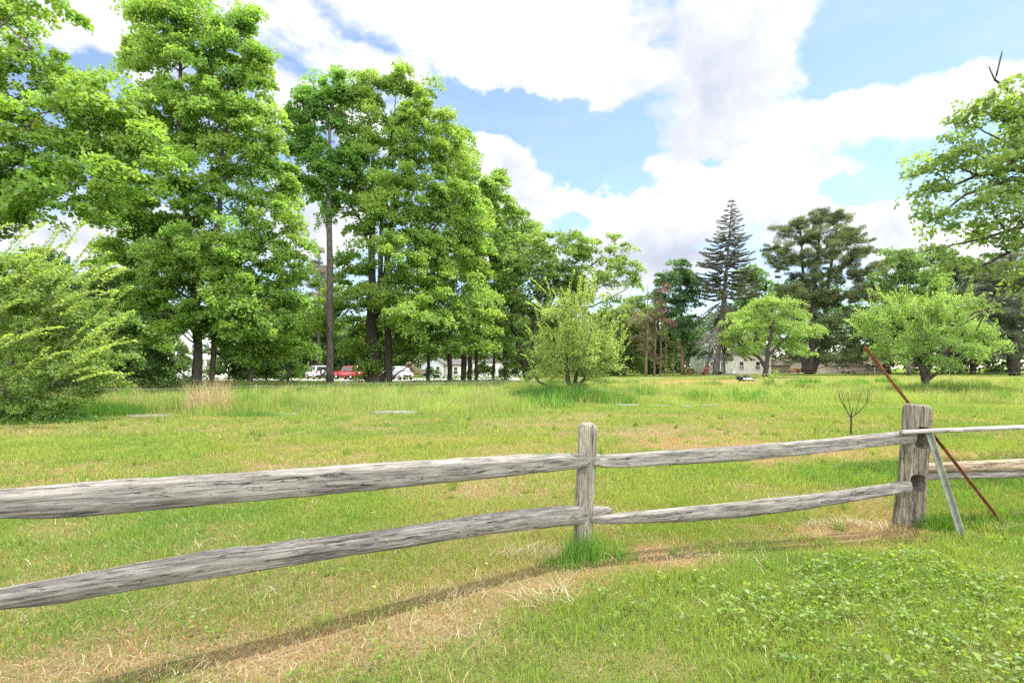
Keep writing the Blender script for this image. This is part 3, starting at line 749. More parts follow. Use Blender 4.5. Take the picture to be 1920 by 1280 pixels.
# ------------------------------------------------------------------ split rail fence
def loft_local(name, pts, hz, hy, mat, parent, power=3.0, rough=0.06, sides=20, n=110, seed=0, twist=0.0, knots=(), bev=0.5, roundtop=0.0, yaw=0.0, facets=False):
    """irregular split timber: pts (k,3) centre line, hz/hy half height and half depth; grain along local X"""
    pts = np.asarray(pts, float); t = np.linspace(0, len(pts) - 1, n); i = np.minimum(t.astype(int), len(pts) - 2); f = t - i
    cs = (pts[i] * (1 - f)[:, None] + pts[i + 1] * f[:, None])
    for _ in range(6): cs[1:-1] = (cs[:-2] + 2 * cs[1:-1] + cs[2:]) / 4
    hz = np.interp(t, np.arange(len(pts)), np.broadcast_to(np.asarray(hz, float), (len(pts),))); hy = np.interp(t, np.arange(len(pts)), np.broadcast_to(hy, (len(pts),)))
    A = cs[0]; X = cs[-1] - A; ln = np.linalg.norm(X); X = X / ln
    upv = np.array([0, 0, 1.0]) if abs(X[2]) < 0.8 else np.array([0.0, 1.0, 0.0])
    Yv = np.cross(upv, X); Yv /= np.linalg.norm(Yv); Z = np.cross(X, Yv)
    loc = np.stack([(cs - A) @ X, (cs - A) @ Yv, (cs - A) @ Z], 1)
    th = np.arange(sides) * 2 * math.pi / sides + 0.08
    ct, st = np.cos(th), np.sin(th)
    rad = (np.abs(ct) ** power + np.abs(st) ** power) ** (-1 / power)
    s = loc[:, 0][:, None]
    if facets:      # split faces: the section is what a few wandering planes leave over
        fr = np.random.default_rng(seed); rad = np.full((n, sides), 9.0)
        for k, (ph, hh) in enumerate([(0, 1), (90, 1), (180, 1), (270, 1), (fr.choice([35, 50]), 1.16), (fr.choice([130, 145]), 1.12), (fr.choice([215, 235]), 1.2), (fr.choice([305, 325]), 1.14)]):
            phi = np.radians(ph + fr.uniform(-9, 9)) + 0.35 * (vnoise(s * 0.8 + 3.1 * k, s * 0 + seed, seed) - 0.5)
            hk = hh * (1 + 0.13 * (fbm(s * 1.7 + 7 * k, s * 0 + seed, seed + k, 3) - 0.5))
            cd = np.cos(th[None, :] - phi); rad = np.minimum(rad, np.where(cd > 0.2, hk / np.maximum(cd, 0.2), 9.0))
    else:
        rad = np.broadcast_to(rad, (n, sides))
    no = 1 + rough * 2.2 * (fbm(s * 3.0 + 31 * seed, th[None, :] * 0.9 + 5 * seed, seed, 3) - 0.5) + rough * 0.9 * (vnoise(s * 22 + seed, th[None, :] * 3.2 + seed, seed + 5) - 0.5)
    no = no - rough * 1.6 * (vnoise(s * 1.3 + seed * 3, th[None, :] * 4.5, seed + 9) > 0.86)
    for kx, ka, kt, kr, kw in knots:      # bumps and hollows at a place on the surface
        dd = ((s - kx * ln) / kr) ** 2 + ((np.angle(np.exp(1j * (th[None, :] - kt)))) / kw) ** 2
        no = no + ka * np.exp(-dd)
    endt = np.minimum(np.arange(n), np.arange(n)[::-1]); tap = 1 - bev * np.exp(-endt / 1.2)
    if roundtop: tap = tap * (1 - roundtop * np.exp(-np.arange(n)[::-1] / 5.0))
    ang = yaw + twist * (t / t[-1] - 0.5)[:, None]
    yy = rad * ct[None, :] * no * (hy * tap)[:, None]; zz = rad * st[None, :] * no * (hz * tap)[:, None]
    y2 = yy * np.cos(ang) - zz * np.sin(ang); z2 = yy * np.sin(ang) + zz * np.cos(ang)
    v = np.stack([np.broadcast_to(s, yy.shape) , loc[:, 1][:, None] + y2, loc[:, 2][:, None] + z2], -1)
    ce = rng.normal(size=(2, sides)) * 0.004
    v[0, :, 0] += ce[0]; v[-1, :, 0] += ce[1]
    mb = MB()
    ii = np.arange(n - 1)[:, None] * sides; j = np.arange(sides)[None, :]; j2 = (j + 1) % sides
    q = np.stack([ii + j, ii + sides + j, ii + sides + j2, ii + j2], -1).reshape(-1, 4)
    vv = np.vstack([v.reshape(-1, 3), loc[:1], loc[-1:]])
    k = np.arange(sides); k2 = (k + 1) % sides
    tt = np.vstack([np.stack([k, k2, np.full(sides, n * sides)], 1), np.stack([(n - 1) * sides + k2, (n - 1) * sides + k, np.full(sides, n * sides + 1)], 1)])
    mb.add(vv, q, tt)
    o = mb.build(name, mat, parent, smooth=True)
    M = Matrix(((X[0], Yv[0], Z[0], A[0]), (X[1], Yv[1], Z[1], A[1]), (X[2], Yv[2], Z[2], A[2]), (0, 0, 0, 1)))
    o.matrix_local = M
    return o


def px_rail(name, rows, A, B, hy, parent, mat, seed, push=0.0, **kw):
    pts = []; hz = []
    for r in rows:
        px, a, b = r[:3]; Y = on_line(px, A, B, push if len(r) < 4 else r[3])
        pts.append(P(px, (a + b) / 2, Y)); hz.append((b - a) / 2 / F * Y)
    return loft_local(name, pts, hz, hy, mat, parent, seed=seed, **kw)


def cut(o, lo_px, hi_px, Y0, Y1):
    """mortise through a post, bounded by two corners in the photo and two depths"""
    a = P(lo_px[0], lo_px[1], (Y0 + Y1) / 2); b = P(hi_px[0], hi_px[1], (Y0 + Y1) / 2)
    bm = bmesh.new(); ring = [(0.5 * math.copysign(abs(math.cos(k)) ** 0.7, math.cos(k)), 0.5 * math.copysign(abs(math.sin(k)) ** 0.7, math.sin(k))) for k in np.linspace(0, 2 * math.pi, 15)[:-1]]
    lo = [bm.verts.new((u, -0.5, w)) for u, w in ring]; hi = [bm.verts.new((u, 0.5, w)) for u, w in ring]
    bm.faces.new(lo); bm.faces.new(hi[::-1])
    for k in range(14): bm.faces.new((lo[k], hi[k], hi[(k + 1) % 14], lo[(k + 1) % 14]))
    for v in bm.verts:
        v.co = Vector(((a[0] + b[0]) / 2 + v.co.x * (b[0] - a[0]) + v.co.y * 0.05, (Y0 + Y1) / 2 + v.co.y * (Y1 - Y0), (a[2] + b[2]) / 2 + v.co.z * (a[2] - b[2])))
    bmesh.ops.recalc_face_normals(bm, faces=bm.faces)
    me = bpy.data.meshes.new('mortise'); bm.to_mesh(me); bm.free()
    c = bpy.data.objects.new('mortise', me); COL.objects.link(c)
    md = o.modifiers.new('mortise', 'BOOLEAN'); md.operation = 'DIFFERENCE'; md.object = c; md.solver = 'EXACT'
    bpy.context.view_layer.update()
    dg = bpy.context.evaluated_depsgraph_get()
    nm = bpy.data.meshes.new_from_object(o.evaluated_get(dg))
    o.modifiers.remove(md); o.data = nm
    bpy.data.objects.remove(c)


def build_fence():
    root = empty('split_rail_fence', (0, 0, 0), 'weathered grey split rail fence with posts crossing the grass in front', 'fence')
    # rails of the near span
    px_rail('rail', [(-75, 930, 972), (0, 919, 968), (120, 908, 965), (250, 897, 953), (480, 884, 935), (640, 874, 922), (860, 860, 901), (1000, 853, 887), (1080, 852, 877), (1133, 851, 868)],
            FL, F1, [0.05] * 9 + [0.035], root, M_wood, 3, 0.0, facets=True, sides=40, power=5.5, rough=0.06, knots=[(0.62, -0.2, -1.3, 0.05, 0.6), (0.42, -0.10, 3.5, 0.2, 0.3)], twist=0.25)
    px_rail('rail', [(-75, 1120, 1154), (0, 1104, 1141), (120, 1082, 1128), (250, 1057, 1104), (390, 1032, 1084), (425, 1028, 1079), (640, 1004, 1043), (900, 965, 1003), (1000, 953, 990), (1080, 948, 984), (1146, 948, 966)],
            FL, F1, [0.045, 0.05, 0.05, 0.055, 0.055, 0.058, 0.055, 0.052, 0.05, 0.048, 0.03], root, M_wood, 8, 0.02, power=2.5, rough=0.085,
            knots=[(0.355, 0.28, 1.9, 0.035, 0.6), (0.12, -0.14, 3.3, 0.05, 0.7), (0.30, -0.12, 1.6, 0.05, 0.7)], twist=-0.3)
    # rails of the span beyond the slim post
    px_rail('rail', [(1112, 853, 876), (1180, 849, 876), (1300, 841, 869), (1400, 834, 863), (1500, 826, 853), (1600, 817, 842), (1690, 808, 832), (1716, 807, 829)],
            F1, F2, [0.03, 0.042, 0.045, 0.045, 0.045, 0.045, 0.04, 0.032], root, M_wood, 12, -0.02, facets=True, sides=40, power=4.8, rough=0.07, knots=[(0.46, 0.10, 3.4, 0.06, 0.5)], twist=0.2)
    px_rail('rail', [(1108, 968, 981), (1150, 964, 981), (1300, 949, 975), (1400, 940, 966), (1500, 929, 954), (1600, 917, 938), (1690, 904, 922), (1708, 902, 919)],
            F1, F2, [0.025, 0.035, 0.042, 0.042, 0.042, 0.04, 0.034, 0.028], root, M_wood, 17, -0.02, facets=True, sides=40, power=3.0, rough=0.08, knots=[(0.2, -0.12, 3.2, 0.08, 0.6)], twist=-0.2)
    # the low brown rail beyond the thick post, a wedge with a dark lower face
    r = px_rail('rail', [(1726, 869, 884), (1745, 868, 883), (1830, 864, 881), (1920, 860, 879), (2150, 850, 874)], F2 + [0, 0.22], F3 + [0, 0.22], 0.05, root, M_woodb, 23, 0.0, facets=True, sides=40, power=3.6, rough=0.08)
    r['label'] = 'brown split rail beyond the thick post'
    px_rail('rail', [(1722, 882, 899), (1745, 881, 898), (1830, 879, 896), (1920, 877, 894), (2150, 871, 890)], F2 + [0, 0.26], F3 + [0, 0.26], 0.06, root, M_wood, 29, 0.0, facets=True, sides=40, power=2.6, rough=0.09)
    # posts
    def post(rows, Y, hy, seed, mat, below=0.25, wk=1.0, **kw):
        pts = []; hz = []
        rows = sorted([(r[0], r[1], r[2] * wk) for r in rows], key=lambda r: -r[1])
        b = rows[0]; pb = P(b[0], b[1], Y); pts.append(pb - np.array([0, 0, below])); hz.append(b[2] / 2 / F * Y)
        for px, py, w in rows: pts.append(P(px, py, Y)); hz.append(w / 2 / F * Y)
        return loft_local('post', pts, hy, hz, mat, root, seed=seed, **kw)
    p1 = post([(1101, 792, 27), (1101, 806, 32), (1100, 860, 33), (1097, 900, 33), (1095, 960, 33), (1093, 1010, 33), (1092, 1042, 35)], 4.15, 0.06, 5, M_post, yaw=0.12, power=4.5, rough=0.06, sides=28, n=130, roundtop=0.35, bev=0.4)
    p2 = post([(1719, 758, 54), (1719, 772, 58), (1718, 810, 57), (1714, 850, 56), (1711, 890, 55), (1707, 930, 56), (1703, 970, 57), (1701, 998, 60)], 4.92, 0.10, 11, M_postd, wk=0.79, yaw=-0.62, power=4.2, rough=0.07, sides=32, n=130, roundtop=0.12, bev=0.25,
              knots=[(0.80, -0.10, 4.1, 0.4, 0.10), (0.55, -0.07, 5.2, 0.3, 0.12)])
    cut(p2, (1700, 797), (1724, 838), 4.6, 5.3)
    cut(p2, (1693, 884), (1714, 916), 4.6, 5.3)
    post([(-110, 880, 50), (-112, 1150, 55), (-112, 1335, 57)], 2.2, 0.07, 14, M_post, power=4, rough=0.06)
    return root


build_fence()


def build_leaning_things():
    mb = MB()
    a, b = P(1690, 810, 4.70), P(2080, 795, 4.95)
    r = loft_local('thin_wooden_pole', [a, (a + b) / 2 + np.array([0, 0, 0.004]), b], [0.021, 0.021, 0.022], 0.021, M_pole, None, power=2.0, rough=0.04, sides=14, seed=31, bev=0.15)
    tag(r, 'thin pale wooden pole laid level across the thick fence post', 'pole')
    # rusty angle iron leaning behind the thick post
    def angle_bar(name, A, B, w, th, mat, roll, vee=False):
        A = np.array(A); B = np.array(B); X = B - A; ln = np.linalg.norm(X); X /= ln
        Yv = np.cross([0, 0, 1.0], X); Yv /= np.linalg.norm(Yv); Z = np.cross(X, Yv)
        c, s = math.cos(roll), math.sin(roll)
        prof = [(0, 0), (w, 0), (w, th), (th, th), (th, w), (0, w)]
        prof = [(y * c - z * s, y * s + z * c) for y, z in prof]
        bm = bmesh.new()
        n = 40
        rings = [[bm.verts.new((ln * k / (n - 1), y + 0.0015 * math.sin(k * 0.5), z)) for y, z in prof] for k in range(n)]
        for k in range(n - 1):
            for j in range(6):
                bm.faces.new((rings[k][j], rings[k + 1][j], rings[k + 1][(j + 1) % 6], rings[k][(j + 1) % 6]))
        bm.faces.new(rings[0]); bm.faces.new(rings[-1][::-1])
        bmesh.ops.recalc_face_normals(bm, faces=bm.faces)
        me = bpy.data.meshes.new(name); bm.to_mesh(me); bm.free(); me.materials.append(mat)
        o = bpy.data.objects.new(name, me); COL.objects.link(o)
        o.matrix_world = Matrix(((X[0], Yv[0], Z[0], A[0]), (X[1], Yv[1], Z[1], A[1]), (X[2], Yv[2], Z[2], A[2]), (0, 0, 0, 1)))
        return o
    o = angle_bar('rusty_iron_bar', P(1884, 992, 4.86), P(1619, 652, 5.30), 0.036, 0.006, M_rust, 0.6)
    tag(o, 'long rusty angle iron bar leaning behind the thick fence post', 'iron bar')
    o = angle_bar('metal_stake', P(1806, 1010, 4.55), P(1741, 806, 4.76), 0.040, 0.006, M_paintgreen, -0.5)
    tag(o, 'pale grey-green metal stake leaning against the thick fence post', 'stake')


build_leaning_things()

# ------------------------------------------------------------------ trees: left group
APPLE = (0.135, 0.225, 0.045); APPLE_Y = (0.24, 0.32, 0.075)
tree('maple_tree', 'near bright green maple whose long branches reach in from the left edge', 'tree', -330, 20.5,
     [(-40, 30, 110, 75), (70, 5, 75, 28), (30, 130, 105, 65), (-80, 160, 130, 110), (120, 150, 75, 45), (60, 225, 120, 55), (190, 190, 70, 38), (235, 245, 70, 45),
      (160, 270, 105, 50), (30, 310, 120, 60), (270, 305, 50, 40), (200, 345, 95, 45), (90, 385, 95, 38), (-60, 330, 130, 90), (190, 395, 40, 22), (-20, 405, 80, 30)],
     [[(-330, 720, 46), (-320, 500, 40), (-300, 250, 30), (-280, -100, 14)], [(-305, 330, 22), (-150, 280, 15), (20, 250, 8)], [(-300, 240, 20), (-120, 140, 12), (60, 90, 6)], [(-308, 400, 16), (-120, 380, 10), (60, 350, 5)]],
     leaf=0.17, lai=3.0, col=MAPLE, young=YOUNG, spray=0.62, depth=0.7, limb_r=0.06, twigs=0.3, sgap=0.4)
tree('maple_tree', 'tallest dense maple, its top cut by the upper picture edge', 'tree', 378, 34.0,
     [(300, 45, 62, 55), (385, 45, 70, 60), (265, 90, 45, 40), (440, 75, 45, 50), (472, 40, 20, 32), (330, 130, 75, 60), (430, 150, 75, 60), (480, 130, 30, 45), (300, 195, 55, 40), (400, 220, 85, 55), (480, 210, 50, 60), (500, 280, 40, 45),
      (270, 235, 40, 25), (330, 255, 50, 30), (440, 300, 60, 45), (265, 310, 45, 40), (290, 370, 75, 45), (500, 350, 60, 45), (410, 380, 70, 45), (230, 420, 60, 42), (340, 440, 80, 50), (520, 410, 55, 38),
      (450, 450, 75, 45), (545, 460, 35, 30), (210, 490, 60, 45), (300, 520, 80, 45), (400, 530, 75, 45), (500, 520, 65, 45), (250, 580, 70, 45), (350, 600, 70, 30), (450, 590, 75, 45), (535, 580, 45, 40), (260, 650, 65, 35), (460, 645, 55, 35), (520, 640, 35, 30), (338, 310, 40, 40, -2), (345, 480, 60, 45, -3), (300, 590, 55, 40, -3), (430, 560, 60, 45, -3), (400, 470, 50, 45, -3), (250, 530, 60, 40, -2), (470, 590, 50, 40, -3), (380, 190, 50, 40, -2)],
     [[(370, 722, 17), (369, 600, 15), (352, 420, 12), (337, 250, 9), (340, 60, 4)], [(398, 722, 10), (404, 560, 9), (412, 400, 8), (412, 310, 7), (440, 170, 4)], [(410, 345, 6), (450, 300, 5), (500, 240, 3)], [(337, 300, 5), (390, 260, 4), (430, 215, 2)], [(470, 715, 9, 1.5), (466, 620, 8, 1.5), (470, 500, 5, 1.5)]],
     leaf=0.21, lai=3.3, col=MAPLE, young=YOUNG, spray=0.9, depth=0.85, limb_r=0.07, sgap=0.15)
tree('maple_tree', 'slender maple with a long bare trunk and small high crown', 'tree', 619, 41.0,
     [(560, 215, 26, 40), (595, 180, 30, 50), (640, 150, 16, 25), (632, 190, 28, 40), (575, 265, 36, 45), (625, 265, 48, 50), (590, 320, 42, 40), (635, 335, 45, 40), (560, 330, 20, 20), (612, 372, 40, 28), (618, 400, 16, 16)],
     [[(619, 716, 14), (619, 560, 12.5), (617, 420, 11), (616, 330, 7), (620, 180, 3)]],
     leaf=0.23, lai=3.6, col=(0.085, 0.215, 0.028), spray=0.85, depth=0.9, limb_r=0.05)
tree('maple_tree', 'broad multi-stemmed maple with a vine covered trunk base beside the parked cars', 'tree', 712, 43.0,
     [(560 + 135, 165, 38, 32), (745, 150, 42, 30), (775, 175, 40, 40), (665, 215, 40, 45), (720, 225, 55, 50), (790, 240, 60, 50), (838, 235, 30, 35), (845, 290, 38, 45), (690, 290, 45, 45), (770, 310, 60, 45), (655, 345, 30, 35), (720, 370, 55, 45), (800, 370, 65, 45), (865, 350, 35, 40),
      (680, 430, 28, 28), (760, 430, 70, 45), (840, 440, 65, 50), (890, 420, 35, 45), (665, 490, 40, 32), (790, 500, 75, 45), (870, 520, 60, 45), (650, 550, 60, 35), (730, 560, 65, 35), (810, 575, 75, 42), (630, 610, 60, 30), (720, 620, 70, 30), (890, 590, 55, 40), (800, 640, 75, 26), (880, 640, 50, 24), (690, 655, 50, 18), (715, 545, 40, 30, -4), (745, 480, 50, 36, -4), (770, 590, 60, 40, -4), (705, 350, 40, 40, -3), (697, 690, 20, 20, -0.8), (690, 665, 18, 20, -0.8)],
     [[(700, 716, 40), (700, 670, 32), (698, 620, 20), (697, 520, 14), (697, 420, 10), (700, 300, 6)], [(727, 716, 17), (730, 650, 14), (722, 560, 12), (727, 460, 10), (755, 330, 5)], [(698, 640, 12), (712, 540, 10), (716, 400, 7), (735, 250, 4)], [(697, 480, 8), (680, 420, 5), (655, 380, 3)], [(722, 540, 8), (790, 460, 5), (850, 380, 3)]],
     leaf=0.23, lai=3.1, col=(0.110, 0.230, 0.028), young=YOUNG, spray=1.0, depth=0.85, limb_r=0.075, bark=M_barkd)
tree('maple_tree', 'maple with a slim dark trunk just beside the blue-grey cottage', 'tree', 803, 47.0,
     [(800, 540, 45, 35), (830, 590, 50, 30), (780, 600, 45, 26), (820, 470, 40, 40)], [[(802, 716, 7), (805, 640, 6), (810, 480, 3)]],
     leaf=0.26, lai=3.2, col=MAPLE, spray=1.2, bark=M_barkd)
tree('maple_tree', 'roadside maple in front of the cream house wing', 'tree', 843, 49.0,
     [(855, 300, 40, 50), (880, 370, 45, 55), (850, 480, 55, 50), (900, 480, 45, 50), (860, 590, 55, 35), (920, 560, 45, 45)], [[(843, 716, 9), (845, 600, 8), (860, 400, 4)]],
     leaf=0.26, lai=3.4, col=(0.105, 0.225, 0.03), young=YOUNG, spray=1.2, bark=M_barkd)
tree('maple_tree', 'twin-stemmed dark roadside maple between the white houses', 'tree', 872, 52.0,
     [(915, 345, 28, 40), (935, 400, 40, 45), (905, 430, 45, 50), (940, 480, 45, 45), (910, 550, 50, 45), (950, 600, 40, 35), (890, 630, 50, 25)],
     [[(868, 716, 11), (872, 630, 10), (890, 480, 6), (915, 340, 2)], [(881, 716, 9), (880, 640, 8), (905, 500, 4)], [(893, 716, 7), (893, 650, 6), (905, 540, 3)]],
     leaf=0.27, lai=3.3, col=(0.10, 0.21, 0.03), spray=1.1, bark=M_barkd)
tree('maple_tree', 'farthest of the tall roadside trees, with a thin straggly top', 'tree', 925, 58.0,
     [(930, 335, 20, 25), (970, 440, 35, 40), (985, 412, 24, 18), (1000, 440, 18, 30), (955, 500, 40, 45), (960, 570, 40, 40), (930, 620, 40, 30)],
     [[(925, 716, 5), (928, 620, 5), (945, 480, 3), (945, 400, 2)], [(948, 716, 6), (946, 640, 5), (960, 500, 3), (985, 420, 1.5)]],
     leaf=0.28, lai=2.8, col=(0.095, 0.20, 0.035), spray=1.1, bark=M_barkd)
tree('spreading_tree', 'round-headed tree with a leaning trunk and open arching limbs over the field edge', 'tree', 990, 50.0,
     [(1000, 465, 42, 32), (1050, 458, 45, 28), (1100, 468, 40, 28), (1150, 478, 36, 32), (1180, 510, 28, 25), (1195, 530, 14, 14), (960, 500, 36, 36), (1020, 510, 50, 34), (1080, 515, 48, 30), (1140, 520, 34, 20), (985, 560, 46, 40), (1040, 570, 50, 36), (1090, 565, 34, 24), (960, 620, 34, 32), (1010, 630, 40, 30), (1150, 560, 16, 9), (1110, 590, 24, 14), (1050, 620, 44, 32), (990, 670, 44, 24), (1075, 540, 40, 26)],
     [[(990, 714, 12), (982, 680, 11), (962, 610, 9), (958, 560, 7), (985, 500, 4)], [(985, 690, 8), (1000, 640, 7), (1010, 560, 6), (1040, 490, 3)], [(1008, 600, 6), (1070, 560, 4), (1150, 505, 2)], [(1030, 585, 4), (1110, 575, 3), (1170, 545, 1.5)], [(1012, 560, 4), (1080, 520, 3), (1130, 480, 1.5)]],
     leaf=0.24, lai=2.7, col=(0.105, 0.20, 0.035), spray=0.8, limb_r=0.06, bark=M_barkd)
# near shrubby tree at the left edge, with long arching shoots
shoots = []
for k in range(70):
    x0 = rng.uniform(-90, 190); y0 = rng.uniform(500, 735); a = rng.uniform(0.25, 1.15); ln = rng.uniform(60, 140) * (1 if x0 < 120 else 0.7)
    shoots.append((x0, y0, x0 + ln * math.cos(a), y0 - ln * math.sin(a), rng.uniform(-1.6, 1.2)))
shoots += [(60, 640, 188, 440, -0.6), (150, 660, 250, 585, -1.2), (120, 690, 255, 640, -1.0), (-20, 520, 50, 425, 0.2), (-60, 480, 20, 420, 0), (30, 560, 110, 425, -0.3), (0, 500, 85, 420, 0.1), (90, 560, 200, 500, -0.7), (130, 720, 225, 700, -1.2), (100, 600, 215, 545, -1.0)]
tree('young_fruit_tree', 'bushy young fruit tree with long arching shoots at the left edge', 'tree', 10, 15.0,
     [(-60, 560, 80, 70), (20, 540, 70, 60), (90, 560, 60, 60), (-50, 660, 90, 70), (50, 640, 80, 65), (130, 640, 55, 60), (20, 720, 90, 45), (120, 715, 60, 38), (-40, 490, 60, 40), (190, 690, 45, 40), (160, 590, 40, 40), (0, 752, 60, 26), (70, 758, 50, 20), (-60, 745, 50, 30), (120, 745, 40, 18)],
     [[(10, 790, 10), (14, 720, 8), (40, 600, 4)], [(5, 790, 8), (-40, 680, 6), (-80, 540, 3)], [(14, 785, 8), (80, 690, 5), (150, 600, 2)]],
     leaf=0.095, asp=0.62, lai=2.0, col=(0.095, 0.195, 0.032), young=(0.24, 0.33, 0.065), spray=0.4, depth=0.9, outz=0.6, limb_r=0.03, shoots=shoots, shoot_leaf=0.125, shoot_gap=0.026, jit=0.7, twigs=0.3)
# trees of the middle distance on the left, behind the near ones
tree('ash_tree', 'mid green tree behind the shoots of the left fruit tree', 'tree', 60, 26.0,
     [(70, 500, 55, 38), (20, 540, 60, 45), (120, 540, 50, 45), (60, 600, 80, 55), (150, 600, 60, 55), (-40, 600, 80, 70), (110, 660, 80, 45), (30, 670, 80, 45), (190, 650, 50, 40)],
     [[(60, 730, 8), (55, 600, 7), (52, 480, 3)]], leaf=0.2, lai=3.2, col=(0.07, 0.165, 0.026), spray=0.9)
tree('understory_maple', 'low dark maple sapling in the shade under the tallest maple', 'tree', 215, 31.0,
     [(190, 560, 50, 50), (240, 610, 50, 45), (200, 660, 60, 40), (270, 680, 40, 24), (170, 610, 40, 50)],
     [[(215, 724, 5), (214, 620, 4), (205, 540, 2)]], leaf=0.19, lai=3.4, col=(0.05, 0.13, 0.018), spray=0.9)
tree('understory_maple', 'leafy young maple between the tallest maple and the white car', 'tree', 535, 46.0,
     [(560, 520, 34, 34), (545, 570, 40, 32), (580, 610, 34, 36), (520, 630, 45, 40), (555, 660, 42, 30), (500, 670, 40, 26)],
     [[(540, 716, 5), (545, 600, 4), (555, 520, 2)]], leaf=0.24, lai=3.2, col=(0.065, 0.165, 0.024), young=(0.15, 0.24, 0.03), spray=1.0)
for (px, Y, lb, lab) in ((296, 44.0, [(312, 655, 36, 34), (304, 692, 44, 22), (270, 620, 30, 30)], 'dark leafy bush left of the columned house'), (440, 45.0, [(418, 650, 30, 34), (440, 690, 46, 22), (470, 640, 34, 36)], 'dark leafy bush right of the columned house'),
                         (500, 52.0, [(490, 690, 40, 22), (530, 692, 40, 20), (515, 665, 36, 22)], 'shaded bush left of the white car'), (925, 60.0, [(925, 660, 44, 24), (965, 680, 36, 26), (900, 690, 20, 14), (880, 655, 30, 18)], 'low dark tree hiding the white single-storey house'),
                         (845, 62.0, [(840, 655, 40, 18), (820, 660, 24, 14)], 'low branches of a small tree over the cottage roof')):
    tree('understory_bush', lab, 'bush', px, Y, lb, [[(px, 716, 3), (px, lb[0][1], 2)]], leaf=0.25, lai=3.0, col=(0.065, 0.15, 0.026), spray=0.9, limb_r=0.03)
for i, (px, Y, top, w, lab) in enumerate([
        (-150, 80, 560, 120, 'dark far tree beyond the road at the left edge'), (80, 84, 590, 120, 'far tree behind the left fruit tree'), (250, 92, 560, 110, 'far tree showing through the tallest maple'),
        (480, 88, 560, 90, 'far bushy tree behind the gap beside the tallest maple'), (585, 84, 560, 75, 'dark far tree rising directly behind the white car'), (670, 86, 590, 85, 'far tree behind the red car'),
        (760, 92, 600, 75, 'far tree behind the white van'), (1000, 92, 590, 90, 'far tree behind the leaning trunk of the spreading tree'), (1115, 84, 575, 70, 'pale green far tree past the middle apple tree'),
        (1170, 90, 545, 60, 'yellow-green far tree left of the bare pole-like trunks'), (1232, 96, 560, 50, 'thin far tree behind the bare pole-like trunks')]):
    hh = (705 - top) / 2
    lb = [(px + rng.uniform(-0.5, 0.5) * w, top + hh * 2 * f, w * rng.uniform(0.42, 0.6), hh * 0.36) for f in (0.16, 0.35, 0.5, 0.62, 0.75, 0.88)] + [(px - w * 0.35, top + hh, w * 0.45, hh * 0.4), (px + w * 0.35, top + hh * 0.9, w * 0.45, hh * 0.4)]
    dk = [(0.06, 0.14, 0.022), (0.075, 0.165, 0.03), (0.05, 0.12, 0.022)][i % 3] if i < 8 else (0.095, 0.18, 0.035)
    tree('background_tree', lab, 'tree', px, Y, lb, [[(px, 708, 8), (px + 3, (top + 705) / 2, 6), (px, top + 15, 2)]], leaf=0.36, lai=3.0, col=dk, spray=1.6, limb_r=0.08, twigs=0.15)
# ------------------------------------------------------------------ trees: right group
tree('oak_tree', 'dark green leafy tree with a tall bare stem left of the dead spruce', 'tree', 1280, 84.0,
     [(1255, 520, 22, 20), (1275, 505, 24, 20), (1295, 520, 16, 22), (1245, 545, 20, 22), (1270, 545, 28, 28), (1298, 555, 18, 30), (1262, 580, 24, 24), (1285, 590, 26, 26), (1275, 620, 24, 20), (1295, 625, 22, 22), (1305, 660, 14, 30)],
     [[(1280, 708, 8), (1279, 640, 7), (1277, 570, 4), (1275, 510, 2)]], leaf=0.32, lai=3.2, col=(0.045, 0.125, 0.032), spray=1.3, bark=M_barkr)
for i, (px, top, w, lean) in enumerate([(1211, 530, 5.5, 3), (1226, 575, 4, 3), (1238, 600, 3, 1), (1251, 610, 2.5, -2), (1262, 600, 2.2, 2), (1246, 640, 2, 1)]):
    tree('bare_pine_trunk', ['tallest bare pole-like pine trunk with a forked dead tip', 'second bare pine trunk with brown dying foliage', 'thin bare trunk with purplish brown dead leaves', 'slim bare trunk nearer the dark oak', 'slimmest straight trunk beside the dark oak stem', 'short thin trunk among the pole-like trunks'][i], 'tree', px, 78 + i,
         [[(1195, 600, 24, 18), (1200, 640, 20, 22)], [(1228, 590, 14, 14), (1225, 620, 16, 16), (1222, 660, 14, 18)], [(1243, 560, 12, 30), (1250, 600, 14, 14)], [(1252, 640, 10, 14)], [(1262, 640, 8, 12)], [(1244, 675, 10, 10)]][i],
         [[(px, 709, w), (px + lean, (top + 705) / 2, w * 0.8), (px + lean + 1, top, 1.2)]], leaf=0.3, asp=0.4, lai=1.2, col=[(0.09, 0.10, 0.045), (0.10, 0.085, 0.05), (0.085, 0.06, 0.05), (0.10, 0.12, 0.05), (0.09, 0.12, 0.04), (0.09, 0.13, 0.04)][i], spray=0.9, bark=M_barkr, limb_r=0.03,
         group='bare pole-like trunks')
tree('birch_tree', 'light green tree between the dead spruce and the big pine', 'tree', 1418, 96.0,
     [(1415, 515, 26, 22), (1400, 545, 28, 28), (1435, 550, 30, 30), (1410, 590, 34, 34), (1440, 610, 34, 30)], [[(1418, 706, 6), (1418, 500, 2)]], leaf=0.38, lai=3.2, col=(0.075, 0.17, 0.03), spray=1.5)
tree('lime_tree', 'rounded mid green tree behind the right apple tree', 'tree', 1705, 72.0,
     [(1690, 490, 30, 24), (1720, 505, 34, 30), (1680, 530, 34, 32), (1740, 545, 40, 36), (1700, 570, 44, 36), (1760, 590, 36, 34), (1670, 590, 30, 34), (1720, 620, 44, 30)], [[(1705, 704, 8), (1703, 590, 6), (1700, 490, 2)]], leaf=0.30, lai=3.4, col=(0.075, 0.17, 0.026), spray=1.4)
